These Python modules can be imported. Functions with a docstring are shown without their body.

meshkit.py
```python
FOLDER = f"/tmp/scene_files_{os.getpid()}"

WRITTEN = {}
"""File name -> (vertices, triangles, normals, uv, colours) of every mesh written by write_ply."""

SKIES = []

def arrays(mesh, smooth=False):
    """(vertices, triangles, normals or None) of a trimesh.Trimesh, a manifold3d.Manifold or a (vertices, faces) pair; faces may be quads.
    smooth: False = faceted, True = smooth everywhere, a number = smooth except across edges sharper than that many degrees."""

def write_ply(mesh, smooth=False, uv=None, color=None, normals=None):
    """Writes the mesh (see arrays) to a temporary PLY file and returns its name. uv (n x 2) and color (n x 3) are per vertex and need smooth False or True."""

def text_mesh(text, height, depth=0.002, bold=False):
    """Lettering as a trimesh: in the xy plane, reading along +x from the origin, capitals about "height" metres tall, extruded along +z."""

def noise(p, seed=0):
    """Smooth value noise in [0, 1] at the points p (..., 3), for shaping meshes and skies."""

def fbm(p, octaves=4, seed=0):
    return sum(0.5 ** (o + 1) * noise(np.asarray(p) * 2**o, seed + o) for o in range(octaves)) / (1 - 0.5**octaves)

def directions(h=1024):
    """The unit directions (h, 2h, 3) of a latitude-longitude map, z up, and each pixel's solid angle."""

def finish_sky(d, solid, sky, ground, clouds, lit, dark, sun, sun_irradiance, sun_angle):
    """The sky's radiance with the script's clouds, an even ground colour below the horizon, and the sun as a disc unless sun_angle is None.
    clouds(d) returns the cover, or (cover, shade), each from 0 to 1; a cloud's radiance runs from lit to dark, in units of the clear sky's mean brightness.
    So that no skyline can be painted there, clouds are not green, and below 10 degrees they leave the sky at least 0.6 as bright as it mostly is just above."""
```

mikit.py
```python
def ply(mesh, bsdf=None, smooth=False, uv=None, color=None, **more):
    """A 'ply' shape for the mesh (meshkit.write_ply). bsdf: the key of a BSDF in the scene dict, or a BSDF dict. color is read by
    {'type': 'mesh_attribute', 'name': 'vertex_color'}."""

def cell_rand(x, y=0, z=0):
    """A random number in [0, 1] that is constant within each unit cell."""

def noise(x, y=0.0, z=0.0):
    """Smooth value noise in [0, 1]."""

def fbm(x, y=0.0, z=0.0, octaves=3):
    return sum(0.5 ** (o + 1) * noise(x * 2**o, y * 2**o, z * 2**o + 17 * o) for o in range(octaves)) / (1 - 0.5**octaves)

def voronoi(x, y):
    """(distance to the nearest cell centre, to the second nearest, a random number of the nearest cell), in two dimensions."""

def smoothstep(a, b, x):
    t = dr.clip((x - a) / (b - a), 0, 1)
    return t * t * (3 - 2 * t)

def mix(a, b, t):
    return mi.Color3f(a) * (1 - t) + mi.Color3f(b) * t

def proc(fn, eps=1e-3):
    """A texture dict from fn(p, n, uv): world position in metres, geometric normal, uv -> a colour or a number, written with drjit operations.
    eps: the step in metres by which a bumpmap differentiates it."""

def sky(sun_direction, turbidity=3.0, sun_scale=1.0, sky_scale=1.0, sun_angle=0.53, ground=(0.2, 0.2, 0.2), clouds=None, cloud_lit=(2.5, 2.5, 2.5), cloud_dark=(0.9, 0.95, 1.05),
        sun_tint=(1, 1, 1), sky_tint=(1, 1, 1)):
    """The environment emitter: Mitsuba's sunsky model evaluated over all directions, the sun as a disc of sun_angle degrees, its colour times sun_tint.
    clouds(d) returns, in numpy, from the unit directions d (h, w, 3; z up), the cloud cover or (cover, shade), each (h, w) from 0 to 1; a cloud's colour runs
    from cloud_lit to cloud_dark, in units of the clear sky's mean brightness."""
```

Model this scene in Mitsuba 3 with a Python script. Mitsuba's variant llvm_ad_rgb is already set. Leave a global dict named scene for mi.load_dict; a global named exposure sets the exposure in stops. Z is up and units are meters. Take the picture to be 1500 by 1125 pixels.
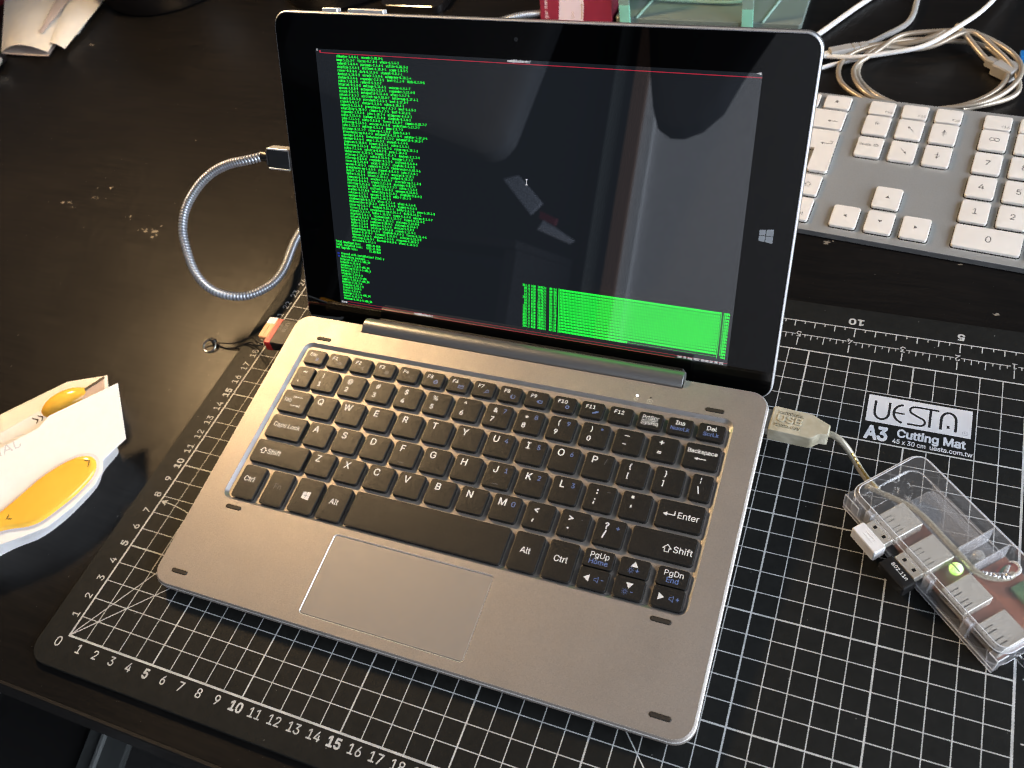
import math, glob, random
import numpy as np, trimesh, manifold3d as m3
import drjit as dr
import mitsuba as mi, mikit, meshkit
from mikit import proc, noise, fbm, voronoi, smoothstep, mix
from scipy.interpolate import CubicSpline
from shapely.geometry import Polygon, LineString, Point, box
from shapely.ops import unary_union
from shapely import affinity
from PIL import Image, ImageDraw, ImageFont
T = mi.ScalarTransform4f
scene, labels = {}, {}
U = 0.01                                   # everything below is laid out in centimetres, z = 0 is the top of the cutting mat

# ------------------------------------------------------------------ camera, light, exposure
exposure = 0.0
CAM = np.array([31.744304, -6.924941, 36.522099])
FWD = np.array([-0.3393759, 0.5496805, -0.7633317])
UP = np.array([-0.1771629, 0.7596190, 0.6257733])
scene['camera'] = {'type': 'thinlens', 'aperture_radius': 0.00095, 'focus_distance': 0.42, 'fov': 59.71975, 'fov_axis': 'x', 'near_clip': 0.02, 'far_clip': 20.0,
                   'to_world': T().look_at(origin=list(CAM * U), target=list((CAM + FWD * 30) * U), up=list(UP))}
WINDOW = (7.0, 7.6, 8.5)                  # radiance of the daylight behind the window panes
LAMP = (285.0, 187.0, 92.0)                # radiance of the desk lamp's bulb
AMBIENT = (0.046, 0.051, 0.060)            # faint light of the rest of the room
scene['ambient'] = {'type': 'constant', 'sampling_weight': 8.0, 'radiance': {'type': 'rgb', 'value': list(AMBIENT)}}


def lin(r, g, b):
    return tuple((x / 255 / 12.92) if x < 10 else ((x / 255 + 0.055) / 1.055) ** 2.4 for x in (r, g, b))


def rgb(v):
    return {'type': 'rgb', 'value': [float(x) for x in v]}


def pr(base, rough=0.5, metal=0.0, spec=0.5, **k):
    d = {'type': 'principled', 'base_color': base if isinstance(base, dict) else rgb(base), 'roughness': rough, 'metallic': metal, **k}
    if 'spec_trans' not in k:
        d['specular'] = spec
    return {'type': 'twosided', 'bsdf': d}


# ------------------------------------------------------------------ materials
def desk_colour(p, n, uv):
    x, y = p.x * 100, p.y * 100
    g = fbm(x * 0.35 + 3, y * 5.5 + fbm(x * 0.2, y * 0.2) * 5, 1.0, 4)
    g2 = fbm(x * 1.2, y * 26, 7.0, 3)
    b = fbm(x * 0.11, y * 0.11, 3.0, 3)
    t = dr.clip(0.30 + 0.62 * (g - 0.5) + 0.38 * (g2 - 0.5) + 0.5 * (b - 0.5), 0, 1)
    col = mix((0.0042, 0.0040, 0.0040), (0.0130, 0.0108, 0.0092), t)
    d1, d2, r = voronoi(x * 0.55, y * 0.55)
    dust = smoothstep(0.045, 0.02, d1 + 0.03 * noise(x * 14, y * 14)) * dr.select(r > 0.86, 1.0, 0.0)
    e1, e2, r2 = voronoi(x * 1.9 + 40, y * 1.9)
    fleck = smoothstep(0.05, 0.02, e1) * dr.select(r2 > 0.93, 1.0, 0.0)
    return mix(col, (0.30, 0.28, 0.24), dr.clip(dust * 0.28 + fleck * 0.15, 0, 1))


def desk_rough(p, n, uv):
    x, y = p.x * 100, p.y * 100
    return 0.33 + 0.06 * fbm(x * 0.3, y * 4, 2.0, 3) + 0.10 * (fbm(x * 0.15, y * 0.15, 5.0, 3) - 0.5)


def mat_colour(p, n, uv):
    x, y = p.x * 100, p.y * 100
    g = fbm(x * 3, y * 3, 1.0, 3)
    f1, f2, r = voronoi(x * 0.8 + 11, y * 0.8)
    fleck = smoothstep(0.035, 0.015, f1 + 0.02 * noise(x * 20, y * 20)) * dr.select(r > 0.85, 1.0, 0.0)
    return mix((0.0105, 0.0112, 0.0108), (0.0150, 0.0156, 0.0150), g) + mi.Color3f(0.16, 0.16, 0.15) * fleck


def print_colour(p, n, uv):
    x, y = p.x * 100, p.y * 100
    w = fbm(x * 2.3, y * 2.3, 4.0, 4)
    return mix((0.40, 0.41, 0.405), (0.48, 0.49, 0.485), smoothstep(0.3, 0.7, w))


def metal_colour(p, n, uv):
    s = noise(p.x * 2600, p.y * 2600, p.z * 2600)
    q = fbm(p.x * 60, p.y * 60, p.z * 60, 3)
    return mi.Color3f(0.375, 0.338, 0.302) * (0.85 + 0.17 * s + 0.12 * q)


def metal_rough(p, n, uv):
    return 0.45 + 0.08 * fbm(p.x * 90, p.y * 90, p.z * 90, 3)


def key_colour(p, n, uv):
    s = noise(p.x * 2400, p.y * 2400, p.z * 2400)
    w = fbm(p.x * 120, p.y * 120, p.z * 50, 3)
    return mi.Color3f(0.0095, 0.0092, 0.0088) * (0.55 + 0.70 * s + 0.40 * w)


def key_bump(p, n, uv):
    return noise(p.x * 5200, p.y * 5200, p.z * 5200) * 0.6 + noise(p.x * 2300, p.y * 2300, p.z * 2300) * 0.4


def plate_colour(p, n, uv):
    s = noise(p.x * 8000, p.y * 8000, p.z * 8000)
    return mi.Color3f(0.50, 0.505, 0.49) * (0.9 + 0.15 * s)


def white_key_colour(p, n, uv):
    q = fbm(p.x * 55, p.y * 55, 3.0, 3)
    return mix((0.76, 0.73, 0.68), (0.83, 0.80, 0.755), q)


def card_colour(p, n, uv):
    return mi.Color3f(0.80, 0.79, 0.765) * (0.95 + 0.06 * fbm(p.x * 500, p.y * 500, p.z * 500, 3))


def yellow_colour(p, n, uv):
    s = fbm(p.x * 70, p.y * 70, p.z * 70, 3)
    return mix((0.86, 0.45, 0.045), (0.92, 0.53, 0.07), s)


def board_colour(p, n, uv):
    return mix((0.20, 0.075, 0.045), (0.27, 0.11, 0.07), fbm(p.x * 250, p.y * 250, 1.0, 3))


def plug_colour(p, n, uv):
    q = fbm(p.x * 130, p.y * 130, p.z * 130, 4)
    return mix((0.34, 0.31, 0.22), (0.50, 0.47, 0.37), smoothstep(0.25, 0.7, q))


def paper_colour(p, n, uv):
    return mi.Color3f(0.74, 0.70, 0.62) * (0.94 + 0.1 * fbm(p.x * 120, p.y * 120, p.z * 120, 3))


MATS = {
    'desk_wood': pr(proc(desk_colour), proc(desk_rough), spec=0.23),
    'desk_edge': pr((0.010, 0.0085, 0.0075), 0.42),
    'mat_vinyl': pr(proc(mat_colour), 0.50, spec=0.12),
    'mat_print': pr(proc(print_colour), 0.55, spec=0.4),
    'panel_print': pr((0.58, 0.59, 0.615), 0.5),
    'mat_black': pr((0.012, 0.013, 0.014), 0.5),
    'mat_faint': pr((0.30, 0.31, 0.33), 0.5),
    'metal_paint': pr(proc(metal_colour), proc(metal_rough), metal=0.58, spec=0.5),
    'pad_paint': pr((0.33, 0.308, 0.287), 0.50, metal=0.52, spec=0.5),
    'barrel_metal': pr((0.30, 0.30, 0.30), 0.36, metal=0.8),
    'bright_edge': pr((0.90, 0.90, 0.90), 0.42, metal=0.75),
    'tray_bevel': pr((0.62, 0.61, 0.61), 0.34, metal=0.85),
    'dark_rubber': pr((0.020, 0.016, 0.012), 0.6),
    'black_matte': pr((0.006, 0.006, 0.006), 0.5),
    'key_black': {'type': 'twosided', 'bsdf': {'type': 'bumpmap', 'tex': proc(key_bump, 5e-5), 'scale': 1.4e-5,
                  'bsdf': {'type': 'principled', 'base_color': proc(key_colour), 'roughness': 0.46, 'specular': 0.42}}},
    'legend_white': pr((0.68, 0.68, 0.67), 0.5),
    'legend_blue': pr((0.10, 0.16, 0.36), 0.5),
    'legend_dim': pr((0.075, 0.078, 0.085), 0.5),
    'legend_grey': pr((0.11, 0.10, 0.095), 0.5),
    'legend_tan': pr((0.19, 0.17, 0.14), 0.6),
    'silver_print': pr((0.60, 0.57, 0.47), 0.4),
    'bezel_glass': {'type': 'plastic', 'diffuse_reflectance': rgb((0.0024, 0.0026, 0.0030)), 'int_ior': 1.44, 'nonlinear': True},
    'display_glass': {'type': 'plastic', 'diffuse_reflectance': rgb((0.004, 0.0046, 0.0056)), 'int_ior': 2.2, 'nonlinear': True},
    'ridge_grey': pr((0.13, 0.14, 0.14), 0.35),
    'logo_grey': pr((0.30, 0.32, 0.34), 0.4),
    'tablet_shell': pr((0.50, 0.50, 0.51), 0.30, metal=0.9),
    'aluminium': pr(proc(plate_colour), 0.38, metal=0.55),
    'aluminium_shade': pr((0.26, 0.265, 0.27), 0.40, metal=0.6),
    'white_key': {'type': 'twosided', 'bsdf': {'type': 'plastic', 'diffuse_reflectance': proc(white_key_colour), 'int_ior': 1.5, 'nonlinear': False}},
    'white_card': pr(proc(card_colour), 0.55, spec=0.4),
    'white_plastic': pr((0.78, 0.78, 0.78), 0.30),
    'milky_plastic': pr((0.72, 0.66, 0.66), 0.35),
    'yellow_plastic': pr(proc(yellow_colour), 0.16, spec=0.6),
    'print_dark': pr((0.045, 0.032, 0.025), 0.5),
    'print_light_grey': pr((0.56, 0.56, 0.56), 0.5),
    'print_brown': pr((0.16, 0.075, 0.02), 0.5),
    'mauve_inside': pr((0.46, 0.36, 0.32), 0.5),
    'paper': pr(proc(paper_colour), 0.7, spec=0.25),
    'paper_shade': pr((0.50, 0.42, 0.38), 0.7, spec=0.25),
    'braid_grey': pr({'type': 'mesh_attribute', 'name': 'vertex_color'}, 0.30, metal=0.70),
    'braid_gold': pr((0.52, 0.45, 0.36), 0.36, metal=0.55),
    'cable_white': pr((0.74, 0.74, 0.72), 0.38),
    'cable_grey': pr((0.36, 0.35, 0.33), 0.40),
    'plug_steel': pr((0.60, 0.60, 0.60), 0.22, metal=1.0),
    'steel_satin': pr((0.60, 0.58, 0.53), 0.40, metal=0.42),
    'steel_dark': pr((0.10, 0.095, 0.085), 0.4, metal=0.6),
    'connector_grey': pr((0.075, 0.08, 0.088), 0.30, metal=0.75),
    'beige_plastic': pr(proc(plug_colour), 0.45, spec=0.45),
    'clear_sheath': pr((0.40, 0.37, 0.29), 0.14, metal=0.25, spec=0.7),
    'gold_wire': pr((0.62, 0.43, 0.13), 0.2, metal=0.8),
    'clear_sheet': {'type': 'thindielectric', 'int_ior': 1.49},
    'clear_solid': {'type': 'roughdielectric', 'int_ior': 1.49, 'ext_ior': 1.0, 'alpha': 0.06},
    'grey_clear': {'type': 'mask', 'opacity': 0.20, 'bsdf': {'type': 'twosided', 'bsdf': {'type': 'diffuse', 'reflectance': rgb((0.60, 0.60, 0.62))}}},  # grey film stands in for haze reflected by the clear cover
    'bead_clear': {'type': 'mask', 'opacity': 0.34, 'bsdf': pr((0.66, 0.67, 0.70), 0.15)},  # pale colour stands in for light refracted in edges and ribs
    'glint_clear': {'type': 'mask', 'opacity': 0.62, 'bsdf': pr((0.80, 0.81, 0.84), 0.15)},  # near-white colour stands in for glints along the clear edges
    'sheen_clear': {'type': 'mask', 'opacity': 0.09, 'bsdf': {'type': 'twosided', 'bsdf': {'type': 'diffuse', 'reflectance': rgb((0.60, 0.61, 0.64))}}},  # faint film, reflections off the clear plastic put into its colour
    'milky_clear': {'type': 'mask', 'opacity': 0.45, 'bsdf': pr((0.62, 0.62, 0.60), 0.2)},
    'circuit_board': pr(proc(board_colour), 0.40),
    'green_chip': pr((0.10, 0.19, 0.09), 0.4),
    'wire_red': pr((0.26, 0.05, 0.045), 0.4),
    'wire_green': pr((0.05, 0.20, 0.12), 0.4),
    'red_plastic': pr((0.42, 0.018, 0.016), 0.40, spec=0.3),
    'salmon_plastic': pr((0.72, 0.36, 0.15), 0.40, spec=0.3),
    'black_gloss': pr((0.008, 0.007, 0.007), 0.16, spec=0.6),
    'stick_black': pr((0.010, 0.0095, 0.009), 0.45, spec=0.22),
    'black_satin': pr((0.012, 0.0118, 0.012), 0.36),
    'red_card': pr((0.24, 0.022, 0.048), 0.42),
    'pink_white': pr((0.70, 0.60, 0.68), 0.5),
    'tan_print': pr((0.52, 0.36, 0.27), 0.5),
    'lit_glass_edge': pr((0.30, 0.72, 0.56), 0.25),  # light gathered in the glass edge is put into this green
    'glass_sheet': {'type': 'thindielectric', 'int_ior': 1.5, 'specular_transmittance': rgb((0.74, 0.90, 0.82))},
    'glass_rim': pr((0.27, 0.40, 0.34), 0.18),
    'glass_milky': pr((0.17, 0.21, 0.19), 0.25),
    'blue_plastic': pr((0.015, 0.16, 0.50), 0.3),
    'dark_red': pr((0.07, 0.006, 0.008), 0.45),
    'grey_plastic': pr((0.055, 0.06, 0.06), 0.3),
    'floor_dark': pr((0.008, 0.0075, 0.007), 0.5),
    'strip_paint': pr((0.90, 0.92, 0.94), 0.4),
    'wall_paint': pr((0.76, 0.76, 0.78), 0.8, spec=0.2),
    'door_wood': pr((0.30, 0.17, 0.115), 0.5),
    'wall_grey': pr((0.20, 0.225, 0.225), 0.7),
    'chair_fabric': pr((0.125, 0.14, 0.165), 0.55),
    'navy_fabric': pr((0.010, 0.010, 0.016), 0.8),
    'shelf_black': pr((0.012, 0.014, 0.022), 0.5),
    'magazine': pr((0.46, 0.50, 0.60), 0.5),
}
scene.update(MATS)


# ------------------------------------------------------------------ mesh helpers
def vf(*meshes):
    V, F, n = [], [], 0
    for v, f in meshes:
        V.append(np.asarray(v, float)); F.append(np.asarray(f, int) + n); n += len(v)
    return np.vstack(V), np.vstack(F)


def frame(o, x, y, z=None):
    x, y = np.asarray(x, float), np.asarray(y, float)
    x = x / np.linalg.norm(x)
    y = y - x * (x @ y); y = y / np.linalg.norm(y)
    M = np.eye(4)
    M[:3, 0], M[:3, 1], M[:3, 2], M[:3, 3] = x, y, np.cross(x, y) if z is None else z, o
    return M


def tf(M, v):
    v = np.asarray(v, float)
    return v @ M[:3, :3].T + M[:3, 3]


WORLD = np.eye(4)


def key_for(name, parent=None):
    base = (parent + '__' if parent else '') + name
    k, i = base, 0
    while k in scene or k in labels or any(q.startswith(k + '__') for q in scene):
        i += 1
        k = f'{base}_{i:03d}'
    return k


def add(name, mesh, bsdf, parent=None, M=WORLD, smooth=30, emit=None, pick=0.1, color=None, label=None, cat=None, group=None, kind=None):
    """ONE entry of the scene, in centimetres of frame M."""
    k = key_for(name, parent)
    if hasattr(mesh, 'to_mesh'):
        m = mesh.to_mesh(); mesh = (m.vert_properties[:, :3], m.tri_verts)
    d = mikit.ply((tf(M, mesh[0]) * U, mesh[1]), bsdf, smooth=smooth, color=color)
    if emit is not None:
        d['emitter'] = {'type': 'area', 'sampling_weight': float(pick), 'radiance': rgb(emit)}
    scene[k] = d
    p = {a: b for a, b in (('label', label), ('category', cat), ('group', group), ('kind', kind)) if b}
    if p:
        labels[k] = p
    return k


def thing(name, label, cat, group=None):
    k = key_for(name)
    labels[k] = {'label': label, 'category': cat}
    if group:
        labels[k]['group'] = group
    return k


def loft(rings, caps=True):
    n = len(rings[0]); V = np.vstack(rings); F = []
    i = np.arange(n); j = (i + 1) % n
    for k in range(len(rings) - 1):
        a, b = k * n, (k + 1) * n
        F += [np.c_[a + i, a + j, b + j], np.c_[a + i, b + j, b + i]]
    if caps:
        c0, c1 = len(V), len(V) + 1
        V = np.vstack([V, rings[0].mean(0), rings[-1].mean(0)])
        b = (len(rings) - 1) * n
        F += [np.c_[j, i, i * 0 + c0], np.c_[b + i, b + j, i * 0 + c1]]
    return V, np.vstack(F)


def rr(x0, y0, x1, y1, r, z=0.0, n=5):
    r = max(min(r, (x1 - x0) / 2 - 1e-4, (y1 - y0) / 2 - 1e-4), 1e-3)
    out = []
    for cx, cy, a in ((x1 - r, y1 - r, 0), (x0 + r, y1 - r, 90), (x0 + r, y0 + r, 180), (x1 - r, y0 + r, 270)):
        for t in np.linspace(0, 90, n):
            q = math.radians(a + t); out.append((cx + r * math.cos(q), cy + r * math.sin(q), z))
    return np.array(out)


def rbox(x0, y0, x1, y1, r, levels, n=5):
    return loft([rr(x0 + i, y0 + i, x1 - i, y1 - i, max(r - i, 0.01), z, n) for z, i in levels])


def bx(x0, y0, z0, x1, y1, z1, b=0.0, r=0.02):
    b = min(b, (z1 - z0) / 2.01)
    return rbox(x0, y0, x1, y1, r, [(z0, b), (z0 + b, 0), (z1 - b, 0), (z1, b)] if b > 0 else [(z0, 0), (z1, 0)], 3)


def strip(ra, rb):
    return loft([ra, rb], caps=False)


def mani(mesh):
    return m3.Manifold(m3.Mesh(vert_properties=np.asarray(mesh[0], np.float32), tri_verts=np.asarray(mesh[1], np.uint32)))


def spline(pts, n):
    p = np.asarray(pts, float)
    t = np.r_[0, np.cumsum(np.linalg.norm(np.diff(p, axis=0), axis=1) ** 0.7)]
    cs = CubicSpline(t, p)
    fine = cs(np.linspace(0, t[-1], 800))
    s = np.r_[0, np.cumsum(np.linalg.norm(np.diff(fine, axis=0), axis=1))]
    q = np.linspace(0, s[-1], n)
    return np.c_[[np.interp(q, s, fine[:, k]) for k in range(3)]].T, s[-1]


def tube(path, r, m=12, rad=None):
    """Closed tube along the path; rad(s, phi) may change the radius."""
    p = np.asarray(path, float)
    t = np.gradient(p, axis=0); t /= np.linalg.norm(t, axis=1, keepdims=True)
    u = np.cross(t[0], [0.1, 0.2, 1.0]); u /= np.linalg.norm(u)
    s = np.r_[0, np.cumsum(np.linalg.norm(np.diff(p, axis=0), axis=1))]
    ph = np.arange(m) * 2 * np.pi / m
    rings = []
    for k in range(len(p)):
        u = u - t[k] * (u @ t[k]); u /= np.linalg.norm(u)
        w = np.cross(t[k], u)
        R = (r if np.isscalar(r) else r[k]) * (1 if rad is None else rad(s[k], ph)) * np.ones(m)
        rings.append(p[k] + R[:, None] * (np.cos(ph)[:, None] * u + np.sin(ph)[:, None] * w))
    return loft(rings)


def stube(pts, r, n=60, m=12, rad=None):
    return tube(spline(pts, n)[0], r, m, rad)


def lathe(profile, n=48):
    a = np.arange(n) * 2 * np.pi / n
    return loft([np.c_[r * np.cos(a), r * np.sin(a), a * 0 + z] for r, z in profile])


def ball(c, r, sub=3, s=(1, 1, 1)):
    m = trimesh.creation.icosphere(sub, r)
    return m.vertices * np.array(s) + np.array(c), m.faces


# ------------------------------------------------------------------ flat print: letters and shapes as thin geometry
INTER = glob.glob('/opt/blender-*/*/datafiles/fonts/Inter.woff2')[0]
MONO = glob.glob('/opt/blender-*/*/datafiles/fonts/DejaVuSansMono.woff2')[0]
FONT = ImageFont.truetype(INTER, 96)
GLYPHS = {}


def glyph(ch, bold):
    if (ch, bold) not in GLYPHS:
        x0, y0, x1, y1 = FONT.getbbox(ch, anchor='ls', stroke_width=bold)
        im = Image.new('L', (max(x1 - x0, 1) + 8, max(y1 - y0, 1) + 8))
        ImageDraw.Draw(im).text((4 - x0, 4 - y0), ch, 255, FONT, anchor='ls', stroke_width=bold)
        on = np.pad(np.asarray(im) > 127, ((0, 0), (1, 1))).astype(np.int8)
        rows, st = np.nonzero(np.diff(on, axis=1) == 1)
        en = np.nonzero(np.diff(on, axis=1) == -1)[1]
        g = unary_union([box(a, -r - 1, b, -r) for a, b, r in zip(st, en, rows)]).buffer(0.8).buffer(-0.8).simplify(0.8) if len(rows) else Polygon()
        GLYPHS[ch, bold] = affinity.affine_transform(g, [1 / 70, 0, 0, 1 / 70, (x0 - 4) / 70, (4 - y0) / 70])
    return GLYPHS[ch, bold]


def text(s, h, x=0.0, y=0.0, align='l', bold=1, sx=1.0, rot=0.0):
    """Polygons of a line of text with capitals h tall, its baseline starting (or centred) at x, y."""
    out, at = [], 0.0
    for ch in s:
        if ch != ' ':
            out.append(affinity.translate(glyph(ch, bold), at, 0))
        at += FONT.getlength(ch) / 70
    off = {'l': 0, 'c': -at / 2, 'r': -at}[align]
    out = [affinity.scale(affinity.translate(g, off, 0), h * sx, h, origin=(0, 0)) for g in out]
    if rot:
        out = [affinity.rotate(g, rot, origin=(0, 0)) for g in out]
    return [affinity.translate(g, x, y) for g in out]


def flat(polys, z=0.0):
    """Triangles of shapely polygons, facing +z."""
    parts = []
    for g in polys:
        for q in getattr(g, 'geoms', [g]):
            if q.geom_type == 'Polygon' and q.area > 1e-7:
                v, f = trimesh.creation.triangulate_polygon(q, engine='earcut')
                v = np.c_[v, np.full(len(v), z)]
                a = v[f]
                flip = np.cross(a[:, 1] - a[:, 0], a[:, 2] - a[:, 0])[:, 2] < 0
                f = np.asarray(f).copy(); f[flip] = f[flip][:, ::-1]
                parts.append((v, f))
    return vf(*parts)


def line(pts, w, cap=2):
    return LineString(pts).buffer(w / 2, cap_style=cap, join_style=2)


def arrow(x, y, l, w, ang=0.0, head=0.34):
    g = unary_union([line([(-l / 2 + head * l * 0.5, 0), (l / 2, 0)], w), Polygon([(-l / 2, 0), (-l / 2 + head * l, head * l * 0.55), (-l / 2 + head * l, -head * l * 0.55)])])
    return affinity.translate(affinity.rotate(g, ang, origin=(0, 0)), x, y)


def outline(g, w):
    return g.buffer(w / 2).difference(g.buffer(-w / 2))


def house(x, y, s, w):
    g = Polygon([(0, .55), (-.55, 0), (-.28, 0), (-.28, -.45), (.28, -.45), (.28, 0), (.55, 0)])
    return affinity.translate(outline(affinity.scale(g, s, s, origin=(0, 0)), w), x, y)


def window_mark(s):
    q = [Polygon([(-.5, -.40), (-.06, -.46), (-.06, -.02), (-.5, -.02)]), Polygon([(-.5, .40), (-.06, .46), (-.06, .02), (-.5, .02)]),
         Polygon([(-.01, -.465), (.5, -.53), (.5, -.02), (-.01, -.02)]), Polygon([(-.01, .465), (.5, .53), (.5, .02), (-.01, .02)])]
    return [affinity.scale(g, s, s, origin=(0, 0)) for g in q]


def fit(s, h, x0, x1, y, bold=1):
    g = text(s, h, 0, 0, 'l', bold)
    a, b = min(q.bounds[0] for q in g), max(q.bounds[2] for q in g)
    k = (x1 - x0) / (b - a)
    return [affinity.translate(affinity.scale(q, k, 1, origin=(a, 0)), x0 - a, y) for q in g]

# ================================================================== the room behind the camera (seen only as reflections) and the lights
add('floor', bx(-220, -260, -76, 240, 160, -73), 'floor_dark', kind='structure', label='dark floor below the front edge of the desk')
wall = thing('wall', 'pale grey painted wall mirrored in the right half of the screen', 'wall')
add('panel', bx(-22.4, -162, -73, 170, -158, 190), 'wall_paint', wall)
add('side_panel', bx(-32, -162.5, -73, -26.3, -158.4, 190), 'wall_grey', wall)
add('pale_strip', bx(-22.45, -158, -73, -19.6, -156.6, 190, .4), 'strip_paint', wall)  # paler board added to mirror as the bright strip beside the post
post = thing('door_post', 'brown wooden door post mirrored as a vertical strip in the screen', 'door post')
add('board', bx(-26, -163, -73, -22.5, -155, 190, 0.5), 'door_wood', post)
win = thing('window', 'bright daylight window to the right of the desk', 'window')
WX, WY0, WY1, WZ0, WZ1 = 165, -95, 95, 4, 140
for k in range(2):
    y0 = WY0 + k * (WY1 - WY0) / 2 + 2
    y1 = WY0 + (k + 1) * (WY1 - WY0) / 2 - 2
    add('pane', (np.array([(WX, y0, WZ0), (WX, y1, WZ0), (WX, y1, WZ1), (WX, y0, WZ1)], float), np.array([[0, 2, 1], [0, 3, 2]])), 'wall_paint', win, smooth=False, emit=WINDOW, pick=8)
for a, b in ((WY0 - 3, WY0 + 2), ((WY0 + WY1) / 2 - 2, (WY0 + WY1) / 2 + 2), (WY1 - 2, WY1 + 3)):
    add('frame', bx(WX - 2, a, WZ0 - 4, WX + 4, b, WZ1 + 4, 0.4), 'wall_paint', win)
lamp = thing('desk_lamp', 'warm desk lamp shining from beyond the upper left of the picture', 'lamp')
LP = np.array([-27.0, 38.0, 40.0]); AIM = np.array([12.0, 18.0, 0.0]) - LP
LM = frame(LP, np.cross([0, 0, 1.0], AIM), np.cross(AIM, np.cross([0, 0, 1.0], AIM)))
LM[:3, :3] = np.c_[LM[:3, 0], LM[:3, 1], AIM / np.linalg.norm(AIM)]
add('bulb', ball((0, 0, -1.6), 3.6, 3), 'white_plastic', lamp, LM, emit=LAMP, pick=16)
sh = [(1.6, -9), (3.2, -8), (6.8, -1.0), (7.6, 1.6), (7.4, 1.6), (6.5, -1.0), (3.0, -7.7), (1.5, -8.7)]
add('shade', lathe(sh, 40), 'black_satin', lamp, LM)
back = LP - AIM / np.linalg.norm(AIM) * 8.5
add('arm', stube([back, back + [-8, 8, 6], back + [-26, 20, -6], (-62, 62, 25)], 0.7, 40), 'black_satin', lamp)
add('post', stube([(-62, 62, 25), (-62, 62, 10), (-62, 62, -0.2)], 0.9, 12), 'black_satin', lamp)
M = np.eye(4); M[:3, 3] = (-62, 62, -0.3)
add('base', lathe([(0.2, 0), (9, 0), (9.3, 0.4), (9, 1.6), (2, 2.1), (0.2, 2.2)]), 'black_satin', lamp, M)
ch = thing('office_chair', 'dark office chair with a rounded back mirrored in the middle of the screen', 'chair')
CM_ = frame((-20, -64, 24), (.97, 0, -.24), (-.24, 0, .97))
add('backrest', loft([rr(-46 + i, 0 + i, 0 - i, 58 - i, 4, z, 8) for z, i in ((-3.5, 3), (-2, .8), (0, 0), (1.5, .5), (2.6, 2), (3, 4))]), 'chair_fabric', ch, CM_)
add('post', bx(-26, -40, -3, -20, 3, -1, 0.5), 'black_satin', ch, CM_)
add('seat', rbox(-24, -22, 20, 22, 6, [(-30, 1), (-28, 0), (-23, 0), (-21, 2)]), 'chair_fabric', ch, frame((-48, -88, -3), (1, 0.28, 0), (-0.28, 1, 0)))
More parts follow.
